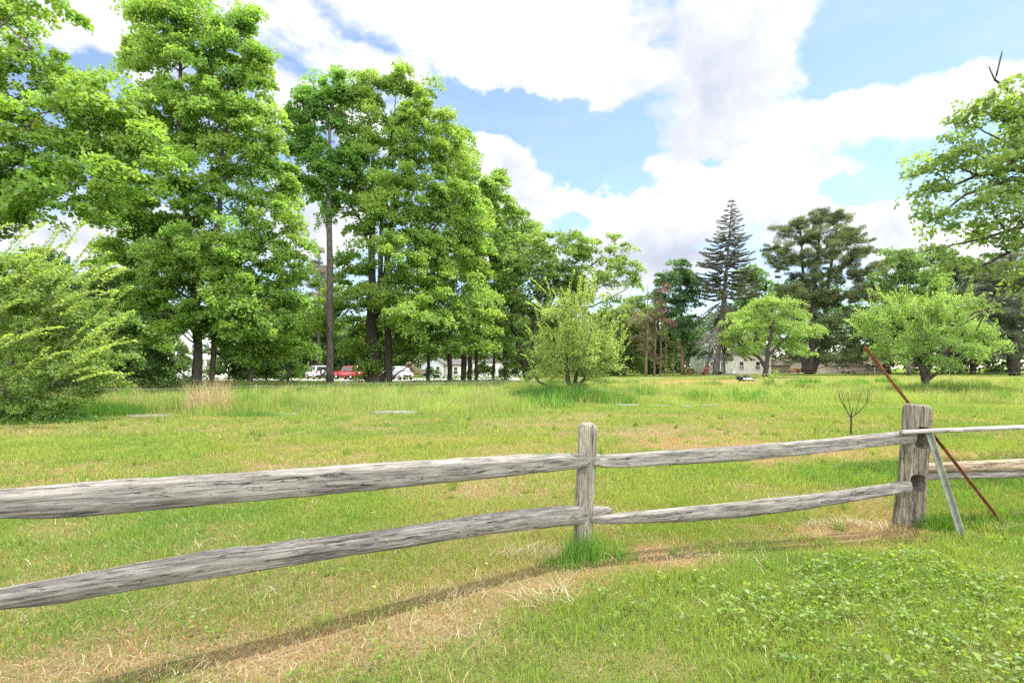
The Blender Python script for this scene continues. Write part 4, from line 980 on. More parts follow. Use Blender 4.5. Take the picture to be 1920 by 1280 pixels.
tree('broadleaf_tree', 'dark leafy treetop showing over the right apple tree', 'tree', 1770, 88.0,
     [(1755, 480, 28, 20), (1785, 500, 30, 24), (1760, 520, 36, 26), (1800, 530, 34, 28), (1780, 570, 44, 34)], [[(1770, 704, 8), (1770, 560, 6), (1765, 470, 2)]], leaf=0.36, lai=3.3, col=(0.05, 0.12, 0.028), spray=1.5)


def pine(name, label, base, Y, lobes, stems, col=(0.075, 0.125, 0.035), leaf=0.34, lai=2.3, spray=0.85, asp=0.16, **kw):
    lobes = [(a[0], a[1], a[2] * 1.28, a[3] * 1.0) for a in lobes]
    return tree(name, label, 'pine tree', base, Y, lobes, stems, leaf=leaf, asp=asp, lai=lai, col=col, var=0.2, mat=M_needle, bark=M_barkd, spray=spray, droop=0.12, up=0.5, jit=0.8, thick=0.22, width=0.8, outz=0.35, fill=0.2, limb_r=0.05, twigs=0.8, **kw)


pl = [(1480, 430, 22, 18), (1500, 415, 14, 14), (1465, 465, 30, 12), (1530, 410, 20, 18), (1555, 405, 18, 16), (1575, 412, 16, 22), (1520, 445, 30, 20), (1560, 445, 34, 22), (1600, 445, 24, 16), (1485, 490, 36, 16), (1455, 478, 20, 8), (1540, 480, 40, 22), (1600, 480, 34, 16), (1625, 470, 18, 10), (1510, 520, 42, 20), (1570, 520, 44, 22), (1620, 510, 30, 14), (1490, 545, 34, 16), (1550, 560, 44, 22), (1610, 550, 40, 18), (1500, 590, 40, 18), (1560, 600, 44, 20), (1620, 590, 36, 16), (1520, 635, 40, 16), (1590, 635, 48, 18), (1640, 620, 26, 14), (1580, 668, 56, 12), (1635, 660, 40, 12), (1500, 668, 24, 10), (1645, 560, 18, 10)]
pine('white_pine', 'big spreading multi-stemmed white pine on the right', 1516, 82.0, pl,
     [[(1516, 698, 24), (1520, 680, 14), (1524, 600, 9), (1530, 500, 6), (1540, 410, 2)], [(1508, 698, 10), (1506, 640, 8), (1507, 540, 6), (1500, 420, 2)], [(1522, 694, 12), (1545, 650, 9), (1552, 540, 6), (1572, 405, 2)]])
pine('white_pine', 'dark pine behind the upper branches at the right edge', 1890, 70.0,
     [(1850, 500, 30, 10), (1895, 490, 40, 14), (1870, 520, 44, 12), (1920, 530, 50, 16), (1860, 550, 40, 12), (1905, 565, 48, 14), (1870, 590, 44, 14), (1935, 600, 50, 18), (1880, 625, 48, 14), (1925, 655, 56, 18), (1870, 660, 44, 12), (1840, 620, 24, 10)],
     [[(1902, 704, 18), (1900, 600, 14), (1895, 470, 5)]], col=(0.085, 0.125, 0.07))
pine('white_pine', 'pine with grey-green plumes left of the right-edge pine', 1825, 88.0,
     [(1815, 505, 24, 12), (1840, 525, 28, 10), (1810, 545, 34, 12), (1850, 565, 34, 12), (1815, 590, 36, 14), (1850, 615, 34, 14), (1820, 645, 40, 16), (1855, 668, 38, 14), (1790, 620, 22, 12)], [[(1825, 704, 10), (1825, 600, 8), (1822, 500, 3)]], col=(0.10, 0.14, 0.08))
pine('white_pine', 'shadowy pine filling the gap beside the big white pine', 1665, 94.0,
     [(1660, 500, 24, 14), (1650, 540, 30, 14), (1680, 560, 34, 14), (1655, 600, 38, 16), (1690, 620, 40, 16), (1660, 655, 44, 16), (1710, 665, 44, 14), (1760, 668, 44, 16)], [[(1665, 702, 10), (1664, 600, 8), (1660, 490, 2)]], col=(0.06, 0.095, 0.055))
pine('white_pine', 'pale grey-green far pine top beside the slender maple trunk', 596, 78.0,
     [(598, 475, 9, 16), (590, 500, 16, 14), (606, 505, 14, 16), (596, 530, 22, 16), (602, 560, 24, 16)], [[(598, 708, 6), (598, 560, 5), (598, 462, 1.5)]], col=(0.15, 0.17, 0.12), lai=2.2)


def spruce():
    Y = 80.0; top = P(1373, 368, Y); bot = P(1341, 706, Y); bot[2] = gz(bot[0], Y)
    root = empty('spruce_tree', bot, 'tall half dead spruce with bare grey lower branches', 'spruce tree')
    tb, gb, cb = MB(), MB(), MB()
    n = 40; t = np.linspace(0, 1, n)[:, None]
    tr = bot * (1 - t) + top * t; tr[:, 0] += 0.25 * np.sin(np.linspace(0, math.pi, n)) * 4 * 0.2
    tb.tube(tr - bot, np.linspace(0.46, 0.04, n), 10)
    C = []; NN = []; TT = []; CC = []
    H = top[2] - bot[2]
    z = 0.20
    while z < 0.985:
        p0 = bot * (1 - z) + top * z; p0[0] += 0.8 * 0.25 * math.sin(z * math.pi)
        prof = np.interp(z, [0.0, 0.08, 0.2, 0.38, 0.55, 0.7, 0.85, 0.97, 1], [3.0, 4.4, 5.2, 4.9, 4.7, 3.8, 2.4, 0.6, 0.2])
        nb = 10 if z < 0.8 else 7
        for k in range(nb):
            a = k * 2 * math.pi / nb + rng.uniform(-0.4, 0.4); L = prof * rng.uniform(0.6, 1.1)
            d = np.array([math.cos(a), math.sin(a), 0])
            deadleft = z < 0.40 and d[0] < -0.1
            if deadleft and rng.random() < 0.4: continue
            if deadleft: L *= 0.95
            sag = (0.85 if z < 0.42 else 0.24) * L * rng.uniform(0.8, 1.2)
            u = np.linspace(0, 1, 8)[:, None]
            pts = p0 + d * L * u + np.array([0, 0, 1.0]) * (-sag * (u ** 1.3) + (0.30 * L if z > 0.42 else 0.12 * L) * u ** 3)
            (gb if deadleft else tb).tube(pts - bot, np.linspace(0.055, 0.012, 8) * (0.7 + 0.5 * L / 5), 4, cap=False)
            m = int(L * (9 if deadleft else 34))
            f = rng.uniform(0.15, 1.0, m) ** 0.8
            q = np.stack([np.interp(f, u[:, 0], pts[:, j]) for j in range(3)], 1)
            if deadleft:      # bare hanging twigs
                for b in q[: int(L * 1.5)]:
                    e = b + d * rng.uniform(0.3, 0.9) + np.array([rng.normal() * 0.3, rng.normal() * 0.3, -rng.uniform(0.3, 1.0)])
                    gb.tube(np.array([b, (b + e) / 2 + [0, 0, 0.05], e]) - bot, [0.014, 0.01, 0.006], 3, cap=False)
                continue
            side = np.cross(d, [0, 0, 1.0])
            sg = rng.choice([-1, 1], m)[:, None]
            tg = d * 0.6 + side * sg * rng.uniform(0.2, 1.0, (m, 1)) + np.array([0, 0, -1.0]) * rng.uniform(0.0, 0.7, (m, 1))
            tg /= np.linalg.norm(tg, axis=1, keepdims=True)
            ln = rng.uniform(0.25, 0.65, m) * (0.5 + 0.5 * L / 4)
            C.append(q + tg * ln[:, None] * 0.5); TT.append(tg); NN.append(np.array([0, 0, 1.0]) + rng.normal(size=(m, 3)) * 0.6)
            CC.append(ln)
        z += (0.55 / H) * rng.uniform(0.8, 1.2) * (1.25 if z > 0.45 else 1.0)
    C = np.vstack(C); TT = np.vstack(TT); NN = np.vstack(NN); LN = np.concatenate(CC)
    rel = (C[:, 2] - bot[2]) / H
    base = np.where((rel < 0.5)[:, None], np.array([0.14, 0.15, 0.10]), np.array([0.095, 0.105, 0.08]))
    tint = np.clip(base * (1 + 0.25 * rng.normal(size=(len(C), 1))), 0.01, 0.5)
    leaves(cb, C - bot, NN, LN, 0.22, tint, 0.1, TT)
    tb.build('trunk', M_bark, root, smooth=True); gb.build('dead_branches', M_deadwood, root); cb.build('crown', M_needle, root)


spruce()
# apple trees in the field
tree('apple_tree', 'bright green apple tree in front of the cream farmhouse', 'apple tree', 1435, 60.0,
     [(1390, 595, 24, 24), (1420, 575, 26, 20), (1450, 565, 28, 18), (1480, 580, 28, 22), (1510, 600, 24, 20), (1370, 620, 24, 22), (1410, 610, 30, 24), (1450, 605, 34, 26), (1490, 620, 30, 22), (1525, 620, 20, 16), (1390, 645, 26, 18), (1360, 635, 16, 18), (1430, 640, 30, 18), (1480, 650, 26, 16), (1515, 650, 18, 12), (1410, 662, 18, 10)],
     [[(1434, 706, 11), (1437, 685, 9), (1440, 660, 7), (1450, 600, 3)], [(1436, 690, 7), (1425, 672, 6), (1400, 650, 4), (1375, 620, 2)], [(1440, 668, 6), (1465, 640, 4), (1500, 610, 2)]],
     leaf=0.20, asp=0.6, lai=1.6, col=(0.125, 0.235, 0.045), young=(0.24, 0.34, 0.07), spray=0.9, limb_r=0.05, bark=M_barkd)


def rnd_shoots(boxes, n, lo, hi, dy):
    out = []
    for _ in range(n):
        x0, y0, x1, y1 = boxes[rng.integers(len(boxes))]
        x = rng.uniform(x0, x1); y = rng.uniform(y0, y1); cx = (x0 + x1) / 2
        a = math.pi / 2 - (x - cx) / max(x1 - x0, 1) * 1.0 + rng.normal() * 0.3; ln = rng.uniform(lo, hi)
        out.append((x, y, x + ln * math.cos(a), y - ln * math.sin(a), rng.uniform(-dy, dy)))
    return out


tree('apple_tree', 'lime green apple tree with a low bent limb in the middle of the field', 'apple tree', 1070, 24.0,
     [(1048, 606, 26, 30), (1085, 605, 28, 32), (1115, 640, 30, 30), (1018, 650, 22, 24), (1062, 575, 16, 24), (1070, 650, 42, 36), (1150, 670, 28, 26), (1110, 680, 40, 28), (1035, 690, 30, 22), (1010, 705, 20, 18), (1075, 700, 36, 20), (1100, 660, 40, 36), (1020, 716, 24, 15), (1105, 712, 28, 16), (1062, 724, 28, 14), (1140, 695, 24, 14)],
     [[(1072, 742, 10), (1066, 715, 9), (1062, 690, 6), (1066, 620, 3)], [(1074, 742, 8), (1078, 715, 7), (1090, 670, 5), (1110, 620, 2.5)], [(1076, 735, 6), (1110, 690, 4), (1150, 655, 2)], [(1070, 738, 6), (1040, 728, 5), (1010, 716, 4), (995, 690, 2)]],
     leaf=0.105, asp=0.5, lai=1.15, col=APPLE, young=APPLE_Y, spray=0.5, limb_r=0.03, bark=M_barkd, outz=0.5, jit=0.7,
     shoots=rnd_shoots([(1030, 560, 1130, 640), (1000, 620, 1150, 700), (1090, 620, 1170, 690)], 150, 20, 62, 1.6) + [(1130, 690, 1185, 672, 0), (1130, 700, 1178, 690, 0.4), (1055, 600, 1050, 548, 0), (1000, 700, 990, 675, 0)], shoot_leaf=0.12, shoot_gap=0.03)
tree('apple_tree', 'wide low apple tree behind the thick fence post', 'apple tree', 1737, 28.5,
     [(1640, 600, 30, 24), (1680, 590, 34, 26), (1720, 580, 34, 24), (1765, 575, 36, 24), (1810, 590, 36, 26), (1660, 630, 40, 28), (1710, 625, 44, 30), (1760, 620, 44, 32), (1815, 625, 40, 28), (1850, 630, 28, 22), (1680, 660, 40, 22), (1740, 660, 44, 24), (1800, 660, 40, 22), (1850, 660, 26, 16), (1625, 590, 16, 14), (1870, 645, 18, 10), (1780, 690, 36, 10)],
     [[(1737, 740, 14), (1735, 715, 12), (1728, 690, 8), (1700, 665, 5), (1660, 630, 2.5)], [(1737, 718, 9), (1742, 690, 7), (1770, 665, 5), (1810, 620, 2.5)], [(1735, 700, 7), (1738, 660, 5), (1735, 600, 2.5)], [(1738, 712, 7), (1780, 685, 4), (1840, 655, 2)]],
     leaf=0.115, asp=0.52, lai=1.25, col=(0.115, 0.225, 0.04), young=(0.20, 0.30, 0.065), spray=0.55, limb_r=0.035, bark=M_barkd, outz=0.45, jit=0.7,
     shoots=rnd_shoots([(1615, 580, 1860, 640), (1640, 560, 1830, 620)], 150, 18, 48, 1.8), shoot_leaf=0.12, shoot_gap=0.03)
# tree hanging in from the right edge, close to the camera
rs = [(1905, 160, 1935, 175, 0.2)]
tree('old_fruit_tree', 'near fruit tree with dark twiggy limbs hanging in from the right edge', 'tree', 2260, 9.6,
     [(1905, 190, 60, 40), (1850, 215, 42, 36), (1800, 225, 28, 26), (1870, 265, 60, 36), (1790, 275, 32, 24), (1930, 260, 50, 50), (1830, 300, 60, 26), (1750, 300, 36, 24), (1720, 310, 20, 20), (1900, 330, 60, 36), (1790, 345, 50, 22), (1735, 350, 26, 18), (1850, 380, 56, 28), (1760, 400, 40, 22), (1720, 410, 18, 12), (1910, 410, 52, 34), (1810, 430, 50, 20), (1870, 460, 44, 22), (1925, 480, 40, 34), (1900, 530, 34, 30), (1800, 500, 40, 14), (1850, 505, 36, 16), (1830, 560, 26, 18), (1760, 470, 26, 12), (1990, 330, 90, 160), (1990, 520, 60, 60), (1990, 170, 70, 60)],
     [[(2260, 1300, 60), (2240, 900, 54), (2200, 600, 44), (2150, 350, 34), (2100, 200, 20)], [(2170, 440, 30), (2020, 330, 16), (1900, 318, 9), (1830, 330, 6), (1760, 360, 3)], [(2180, 480, 26), (2040, 360, 14), (1900, 335, 8), (1810, 365, 5), (1740, 420, 2)], [(2190, 560, 24), (2040, 440, 12), (1920, 425, 7), (1830, 450, 4), (1700, 478, 1.5)], [(2200, 640, 20), (2060, 480, 11), (1940, 448, 7), (1860, 490, 5), (1780, 520, 2)], [(2120, 250, 20), (1960, 260, 9), (1860, 330, 4)], [(2100, 240, 16), (1930, 200, 7), (1866, 150, 3.5), (1879, 97, 2)], [(1866, 152, 3), (1854, 125, 2)], [(2210, 700, 18), (2060, 560, 10), (1960, 500, 6), (1890, 540, 4), (1850, 580, 3), (1830, 620, 2)], [(1960, 500, 5), (1890, 560, 3), (1800, 610, 1.5)]],
     leaf=0.09, asp=0.62, lai=1.2, col=(0.10, 0.195, 0.035), young=(0.19, 0.275, 0.055), spray=0.32, depth=0.8, limb_r=0.018, outz=0.25, jit=0.65, twigs=0.55, sgap=0.5, bark=M_barkd)


# ------------------------------------------------------------------ small plants
def twig_plant(name, label, cat, base, Y, stems, leaf=0, nleaf=0, lcol=APPLE_Y, mat=None):
    bx = (base - 960) / F * Y; off = np.array([bx, Y, gz(bx, Y)])
    root = empty(name, off, label, cat); tb = MB(); cb = MB()
    for st in stems:
        p = np.array([P(s[0], s[1], Y + (s[3] if len(s) > 3 else 0)) for s in st]); r = 0.5 * np.array([s[2] for s in st]) / F * Y * 0.5
        t = np.linspace(0, len(st) - 1, len(st) * 4); i = np.minimum(t.astype(int), len(st) - 2); f = (t - i)
        pp = p[i] * (1 - f)[:, None] + p[i + 1] * f[:, None]
        for _ in range(2): pp[1:-1] = (pp[:-2] + 2 * pp[1:-1] + pp[2:]) / 4
        tb.tube(pp - off, r[i] * (1 - f) + r[i + 1] * f, 6)
        if nleaf:
            k = rng.integers(len(pp) // 3, len(pp), nleaf); c = pp[k] + rng.normal(size=(nleaf, 3)) * leaf * 0.9
            leaves(cb, c - off, np.array([0, 0, 0.8]) + rng.normal(size=(nleaf, 3)) * 0.5, leaf * rng.uniform(0.7, 1.3, nleaf), 0.5, np.clip(np.array(lcol) * (1 + 0.15 * rng.normal(size=(nleaf, 1))), 0.01, 0.9), 0.2)
    tb.build('stem', mat or M_barkd, root, smooth=True)
    if nleaf: cb.build('leaves', M_leaf, root)


twig_plant('bare_sapling', 'leafless sapling with curved twigs rising behind the upper fence rail', 'sapling', 1595, 11.6,
           [[(1595, 815, 6.5), (1596, 795, 6), (1596, 776, 5)], [(1596, 785, 4), (1588, 770, 3.2), (1576, 750, 2.4), (1569, 722, 1.6)], [(1590, 775, 3), (1582, 755, 2.2), (1577, 730, 1.4)], [(1597, 783, 4), (1610, 772, 3), (1626, 755, 2.4), (1628, 730, 1.6)], [(1604, 776, 2.6), (1610, 750, 2), (1619, 728, 1.4)], [(1596, 778, 2.6), (1592, 755, 1.8), (1590, 735, 1.2)], [(1597, 780, 3), (1599, 764, 2.6)]])
twig_plant('leafy_sapling', 'small leafy sapling in the long grass near the lawn mower', 'sapling', 1441, 36.0,
           [[(1441, 735, 3), (1440, 722, 2.6), (1430, 703, 1.4)], [(1441, 724, 2.4), (1452, 708, 1.8), (1456, 696, 1.2)], [(1440, 724, 2), (1444, 705, 1.4)]], 0.13, 90)


def tufts():
    mb = MB()
    n = 620; a = rng.random(n) * 2 * math.pi; r = np.sqrt(rng.random(n))
    cx = (392 - 960) / F * 17.6
    x = cx + 0.8 * r * np.cos(a); y = 17.6 + 0.4 * r * np.sin(a)
    c = np.clip(np.array([0.50, 0.38, 0.22]) * (1 + 0.15 * rng.normal(size=(n, 1))), 0.05, 0.9)
    blades(mb, x, y, rng.uniform(0.4, 1.45, n), 0.010, rng.uniform(0.05, 0.55, n), c, 2)
    off = np.array([cx, 17.6, gz(cx, 17.6)])
    mb.v = [v - off for v in mb.v]
    o = mb.build('dry_grass_tuft', M_straw); o.location = off
    tag(o, 'tall tuft of dry tan grass standing at the field edge', 'grass tuft')
    # weeds with pale seed heads along the roadside behind the wire
    mb = MB(); n = 15000
    px = rng.uniform(200, 1010, n); y = rng.uniform(38, 44, n); x = (px - 960) / F * y
    k = fbm(x * 0.5, y * 0.5, 8, 3)
    h = rng.uniform(0.25, 0.8, n) * (0.35 + 0.8 * k) * np.where((px > 560) & (px < 800), 0.6, 1.0)
    c = np.where((rng.random(n) < 0.22)[:, None], np.array([0.40, 0.36, 0.25]), np.array([0.10, 0.165, 0.045])) * (1 + 0.2 * rng.normal(size=(n, 1)))
    blades(mb, x, y, h, 0.05, rng.uniform(0.05, 0.55, n), np.clip(c, 0.01, 0.9), 1)
    m = 7000; j = rng.integers(0, n, m)
    cc = np.stack([x[j], y[j], ground(x[j], y[j]) + h[j] * rng.uniform(0.3, 1.1, m)], 1)
    leaves(mb, cc, rng.normal(size=(m, 3)) + [0, 0, 1], rng.uniform(0.08, 0.16, m), 0.6, np.clip(np.array([0.13, 0.18, 0.06]) * (1 + 0.3 * rng.normal(size=(m, 1))), 0.01, 0.9))
    m = 5200; a = rng.random(m) * 2 * math.pi; r = np.sqrt(rng.random(m)); x = -14.2 + 2.6 * r * np.cos(a); y = 14.6 + 1.0 * r * np.sin(a)
    cc = np.stack([x, y, ground(x, y) + rng.uniform(0.03, 0.55, m) * (1.1 - r)], 1)
    leaves(mb, cc, rng.normal(size=(m, 3)) * 0.6 + [0, 0, 1], rng.uniform(0.05, 0.11, m), 0.55, np.clip(np.array([0.11, 0.22, 0.045]) * (1 + 0.25 * rng.normal(size=(m, 1))), 0.01, 0.9))
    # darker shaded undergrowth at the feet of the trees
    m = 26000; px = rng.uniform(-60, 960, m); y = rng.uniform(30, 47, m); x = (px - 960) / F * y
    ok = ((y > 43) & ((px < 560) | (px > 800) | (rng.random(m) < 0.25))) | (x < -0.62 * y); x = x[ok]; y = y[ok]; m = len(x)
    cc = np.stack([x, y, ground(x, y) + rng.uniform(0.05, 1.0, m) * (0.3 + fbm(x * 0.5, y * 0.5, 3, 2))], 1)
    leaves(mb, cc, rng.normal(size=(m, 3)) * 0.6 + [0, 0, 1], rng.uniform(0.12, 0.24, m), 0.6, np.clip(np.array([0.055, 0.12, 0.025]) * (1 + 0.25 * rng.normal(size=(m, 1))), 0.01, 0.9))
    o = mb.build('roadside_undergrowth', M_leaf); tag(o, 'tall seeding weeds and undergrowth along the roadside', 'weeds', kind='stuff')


tufts()


def slab(label, px, py, w, d, Y, mat=M_stone, name='stone_slab', h=0.03, group='flat stones at the edge of the mown strip'):
    c = P(px, py, Y); z = gz(c[0], Y); n = 11
    a = np.sort(rng.random(n) * 0.3 + np.arange(n) * 2 * math.pi / n)
    r = 1 + 0.22 * rng.normal(size=n) * 0.6
    xy = np.stack([np.cos(a) * w / 2 * r, np.sin(a) * d / 2 * r], 1)
    bm = bmesh.new()
    lo = [bm.verts.new((p[0] * 1.03, p[1] * 1.03, -0.1)) for p in xy]; hi = [bm.verts.new((p[0], p[1], h + rng.normal() * 0.008)) for p in xy]
    bm.faces.new(hi); bm.faces.new(lo[::-1])
    for i in range(n): bm.faces.new((lo[i], lo[(i + 1) % n], hi[(i + 1) % n], hi[i]))
    bmesh.ops.recalc_face_normals(bm, faces=bm.faces)
    me = bpy.data.meshes.new(name); bm.to_mesh(me); bm.free(); me.materials.append(mat)
    o = bpy.data.objects.new(name, me); COL.objects.link(o); o.location = (c[0], Y, z)
    tag(o, label, 'stone', group)


slab('grey slab left of the dry grass tuft', 285, 778, 1.5, 0.8, 16.2)
slab('grey slab right of the dry grass tuft', 515, 773, 1.6, 0.9, 16.9)
slab('flat grey slab at the meadow edge below the white van', 735, 772, 1.5, 0.9, 17.2)
slab('pale slab in the meadow edge just right of the middle apple tree', 1170, 752, 1.1, 0.6, 20.7)
slab('long pale slab under the bare pole-like trunks', 1238, 756, 0.9, 0.5, 20.4)
slab('palest slab at the meadow edge below the spruce', 1284, 757, 0.6, 0.45, 20.2)
slab('small slab end half hidden in grass below the spruce', 1330, 758, 0.7, 0.4, 20.3)


def wires():
    root = empty('wire_fence', (0, 0, 0), 'thin pale cord fence round the far side of the field', 'fence')
    pts = [(-120, 729, 20), (60, 727, 20), (480, 723, 25), (650, 718, 31), (1000, 712, 38), (1200, 708, 43), (1340, 703, 46), (1640, 690, 48), (1780, 694, 42), (1920, 698, 38), (2100, 702, 34)]
    W = np.array([P(*p) for p in pts]); mb = MB()
    t = np.linspace(0, len(W) - 1, 161); i = np.minimum(t.astype(int), len(W) - 2); f = (t - i)[:, None]
    pp = W[i] * (1 - f) + W[i + 1] * f; pp[:, 2] -= 0.10 * np.sin(math.pi * f[:, 0])
    mb.tube(pp, 0.005, 5); mb.build('wire', M_wire, root)
    for w in W:
        m = MB(); z = gz(w[0], w[1]); m.tube(np.array([[w[0], w[1], z - 0.3], [w[0], w[1], w[2] + 0.1]]), 0.014, 6); m.build('post', M_deadwood, root)
    r = empty('overhead_cable', (0, 0, 0), 'pair of dark overhead cables behind the left trees', 'cable')
    for dz in (0, 0.35):
        m = MB(); a = P(-200, 455 + dz * 14, 62); b = P(700, 560, 74); m.tube(bez(a, (a + b) / 2 - np.array([0, 0, 1.2]), b, 30) + np.array([0, 0, -dz]), 0.035, 5); m.build('cable', M_cable, r)


wires()


# ------------------------------------------------------------------ buildings
def box_obj(name, lo, hi, mat, parent, bev=0.0):
    bm = bmesh.new(); bmesh.ops.create_cube(bm, size=1)
    for v in bm.verts: v.co = Vector([lo[k] + (v.co[k] + 0.5) * (hi[k] - lo[k]) for k in range(3)])
    if bev: bmesh.ops.bevel(bm, geom=list(bm.edges), offset=bev, segments=2, affect='EDGES')
    me = bpy.data.meshes.new(name); bm.to_mesh(me); bm.free(); me.materials.append(mat)
    o = bpy.data.objects.new(name, me); COL.objects.link(o); o.parent = parent
    return o


def poly_obj(name, verts, faces, mat, parent):
    me = bpy.data.meshes.new(name); me.from_pydata([tuple(v) for v in verts], [], faces); me.update(); me.materials.append(mat)
    bm = bmesh.new(); bm.from_mesh(me); bmesh.ops.recalc_face_normals(bm, faces=bm.faces); bm.to_mesh(me); bm.free()
    o = bpy.data.objects.new(name, me); COL.objects.link(o); o.parent = parent
    return o


def gable_wall(parent, x0, x1, y0, y1, h, rise, mat, along='x'):
    """walls with gable ends; ridge along x or y"""
    if along == 'x':
        ym = (y0 + y1) / 2
        v = [(x0, y0, -0.4), (x1, y0, -0.4), (x1, y1, -0.4), (x0, y1, -0.4), (x0, y0, h), (x1, y0, h), (x1, y1, h), (x0, y1, h), (x0, ym, h + rise), (x1, ym, h + rise)]
        f = [(0, 1, 5, 4), (2, 3, 7, 6), (1, 2, 6, 9, 5), (3, 0, 4, 8, 7)]
    else:
        xm = (x0 + x1) / 2
        v = [(x0, y0, -0.4), (x1, y0, -0.4), (x1, y1, -0.4), (x0, y1, -0.4), (x0, y0, h), (x1, y0, h), (x1, y1, h), (x0, y1, h), (xm, y0, h + rise), (xm, y1, h + rise)]
        f = [(0, 1, 5, 8, 4), (2, 3, 7, 9, 6), (1, 2, 6, 5), (3, 0, 4, 7)]
    return poly_obj('wall', v, f, mat, parent)


def gable_roof(parent, x0, x1, y0, y1, h, rise, mat, along='x', over=0.35, th=0.16):
    if along == 'x':
        ym = (y0 + y1) / 2; s = rise / (ym - y0)
        prof = [(y0 - over, h - over * s), (ym, h + rise), (y1 + over, h - over * s)]
        v = [(x, p[0], p[1] + dz + 0.02) for x in (x0 - over, x1 + over) for dz in (0, th) for p in prof]
    else:
        xm = (x0 + x1) / 2; s = rise / (xm - x0)
        prof = [(x0 - over, h - over * s), (xm, h + rise), (x1 + over, h - over * s)]
        v = [(p[0], y, p[1] + dz + 0.02) for y in (y0 - over, y1 + over) for dz in (0, th) for p in prof]
    f = [(0, 1, 4, 3), (1, 2, 5, 4), (6, 9, 10, 7), (7, 10, 11, 8), (3, 4, 10, 9), (4, 5, 11, 10), (0, 6, 7, 1), (1, 7, 8, 2), (0, 3, 9, 6), (2, 8, 11, 5)]
    return poly_obj('roof', v, f, mat, parent)


def window(parent, x, z, w, h, y, frame=M_white, depth=0.08):
    """sash window on a wall facing -Y"""
    fo = MB(); t = 0.09
    for lo, hi in (((x - w / 2 - t, y - depth, z), (x - w / 2, y + 0.02, z + h)), ((x + w / 2, y - depth, z), (x + w / 2 + t, y + 0.02, z + h)), ((x - w / 2 - t, y - depth, z + h), (x + w / 2 + t, y + 0.02, z + h + t)), ((x - w / 2 - t * 1.4, y - depth * 1.5, z - t), (x + w / 2 + t * 1.4, y + 0.02, z)), ((x - w / 2, y - depth * 0.7, z + h / 2 - 0.03), (x + w / 2, y + 0.02, z + h / 2 + 0.03))):
        fo.box(lo, hi)
    f = fo.build('window', frame, parent, tint=False)
    p = box_obj('pane', (x - w / 2, y - depth * 0.35, z), (x + w / 2, y + 0.01, z + h), M_glass, f)
    return f


def farmhouse():
    Y = 92.0; x0 = (1362 - 960) / F * Y; x1 = (1446 - 960) / F * Y
    o = np.array([x0, Y, gz(x0, Y) - 0.05]); W = x1 - x0
    r = empty('farmhouse', o, 'cream two-storey farmhouse with a dark roofed porch behind the apple tree', 'house')
    gable_wall(r, 0, W, 0, 7.5, 3.6, 1.9, M_cream, 'x'); gable_roof(r, 0, W, 0, 7.5, 3.6, 1.9, M_roofd, 'x')
    for px in (1390, 1421): window(r, (px - 960) / F * Y - x0, 0.85, 0.72, 1.35, 0.0)
    # taller block behind the porch
    hb = gable_wall(r, -3.6, 2.6, 1.2, 8.4, 5.8, 2.2, M_white, 'y')
    gable_roof(r, -3.6, 2.6, 1.2, 8.4, 5.8, 2.2, M_roofd, 'y')
    for x in (-2.4, -1.0): window(r, x, 3.9, 0.7, 1.4, 1.2)
    px0 = (1308 - 960) / F * Y - x0
    v = [(px0, -2.6, 2.45), (0.1, -2.6, 2.35), (0.1, 1.2, 2.6), (px0, 1.2, 2.6), (px0 + 1.6, 0.2, 3.75), (-0.9, 0.2, 3.75), (-0.9, 1.25, 3.8), (px0 + 1.6, 1.25, 3.8)]
    poly_obj('porch_roof', v, [(0, 1, 5, 4), (1, 2, 6, 5), (3, 0, 4, 7), (4, 5, 6, 7), (0, 3, 2, 1)], M_roofd, r)
    b = MB(); b.box((px0 + 0.15, -2.5, 2.18), (0, -2.3, 2.42)); b.build('porch_beam', M_white, r, tint=False)
    for x in np.linspace(px0 + 0.25, -0.15, 6):
        b = MB(); b.box((x - 0.07, -2.47, 0), (x + 0.07, -2.33, 2.2)); b.build('porch_post', M_white, r, tint=False)
    b = MB(); b.box((px0 + 0.1, -2.5, -0.3), (0, 1.2, 0.15)); b.build('porch_floor', M_stone, r, tint=False)
    d = box_obj('door', (-1.6, 1.12, 0.15), (-0.7, 1.2, 2.15), M_tan, r); box_obj('handle', (-0.82, 1.05, 1.1), (-0.76, 1.12, 1.2), M_rim, d)
    # low tan barn
    Yb = 98.0; bx = (1482 - 960) / F * Yb; o = np.array([bx, Yb, gz(bx, Yb)])
    r = empty('barn', o, 'low tan barn with a long pinkish roof behind the big white pine', 'barn')
    w1 = (1548 - 1482) / F * Yb; w2 = (1665 - 1482) / F * Yb
    gable_wall(r, 0, w1, 0, 9, 1.7, 1.9, M_tan, 'y'); gable_roof(r, 0, w1, 0, 9, 1.7, 1.9, M_roofp, 'y')
    gable_wall(r, w1 + 0.4, w2, 1, 9, 1.6, 1.7, M_tan, 'x'); gable_roof(r, w1 + 0.4, w2, 1, 9, 1.6, 1.7, M_roofp, 'x')
    window(r, 1.6, 0.7, 0.8, 0.9, 0.0); window(r, 10.0, 0.6, 0.8, 0.8, 1.0)


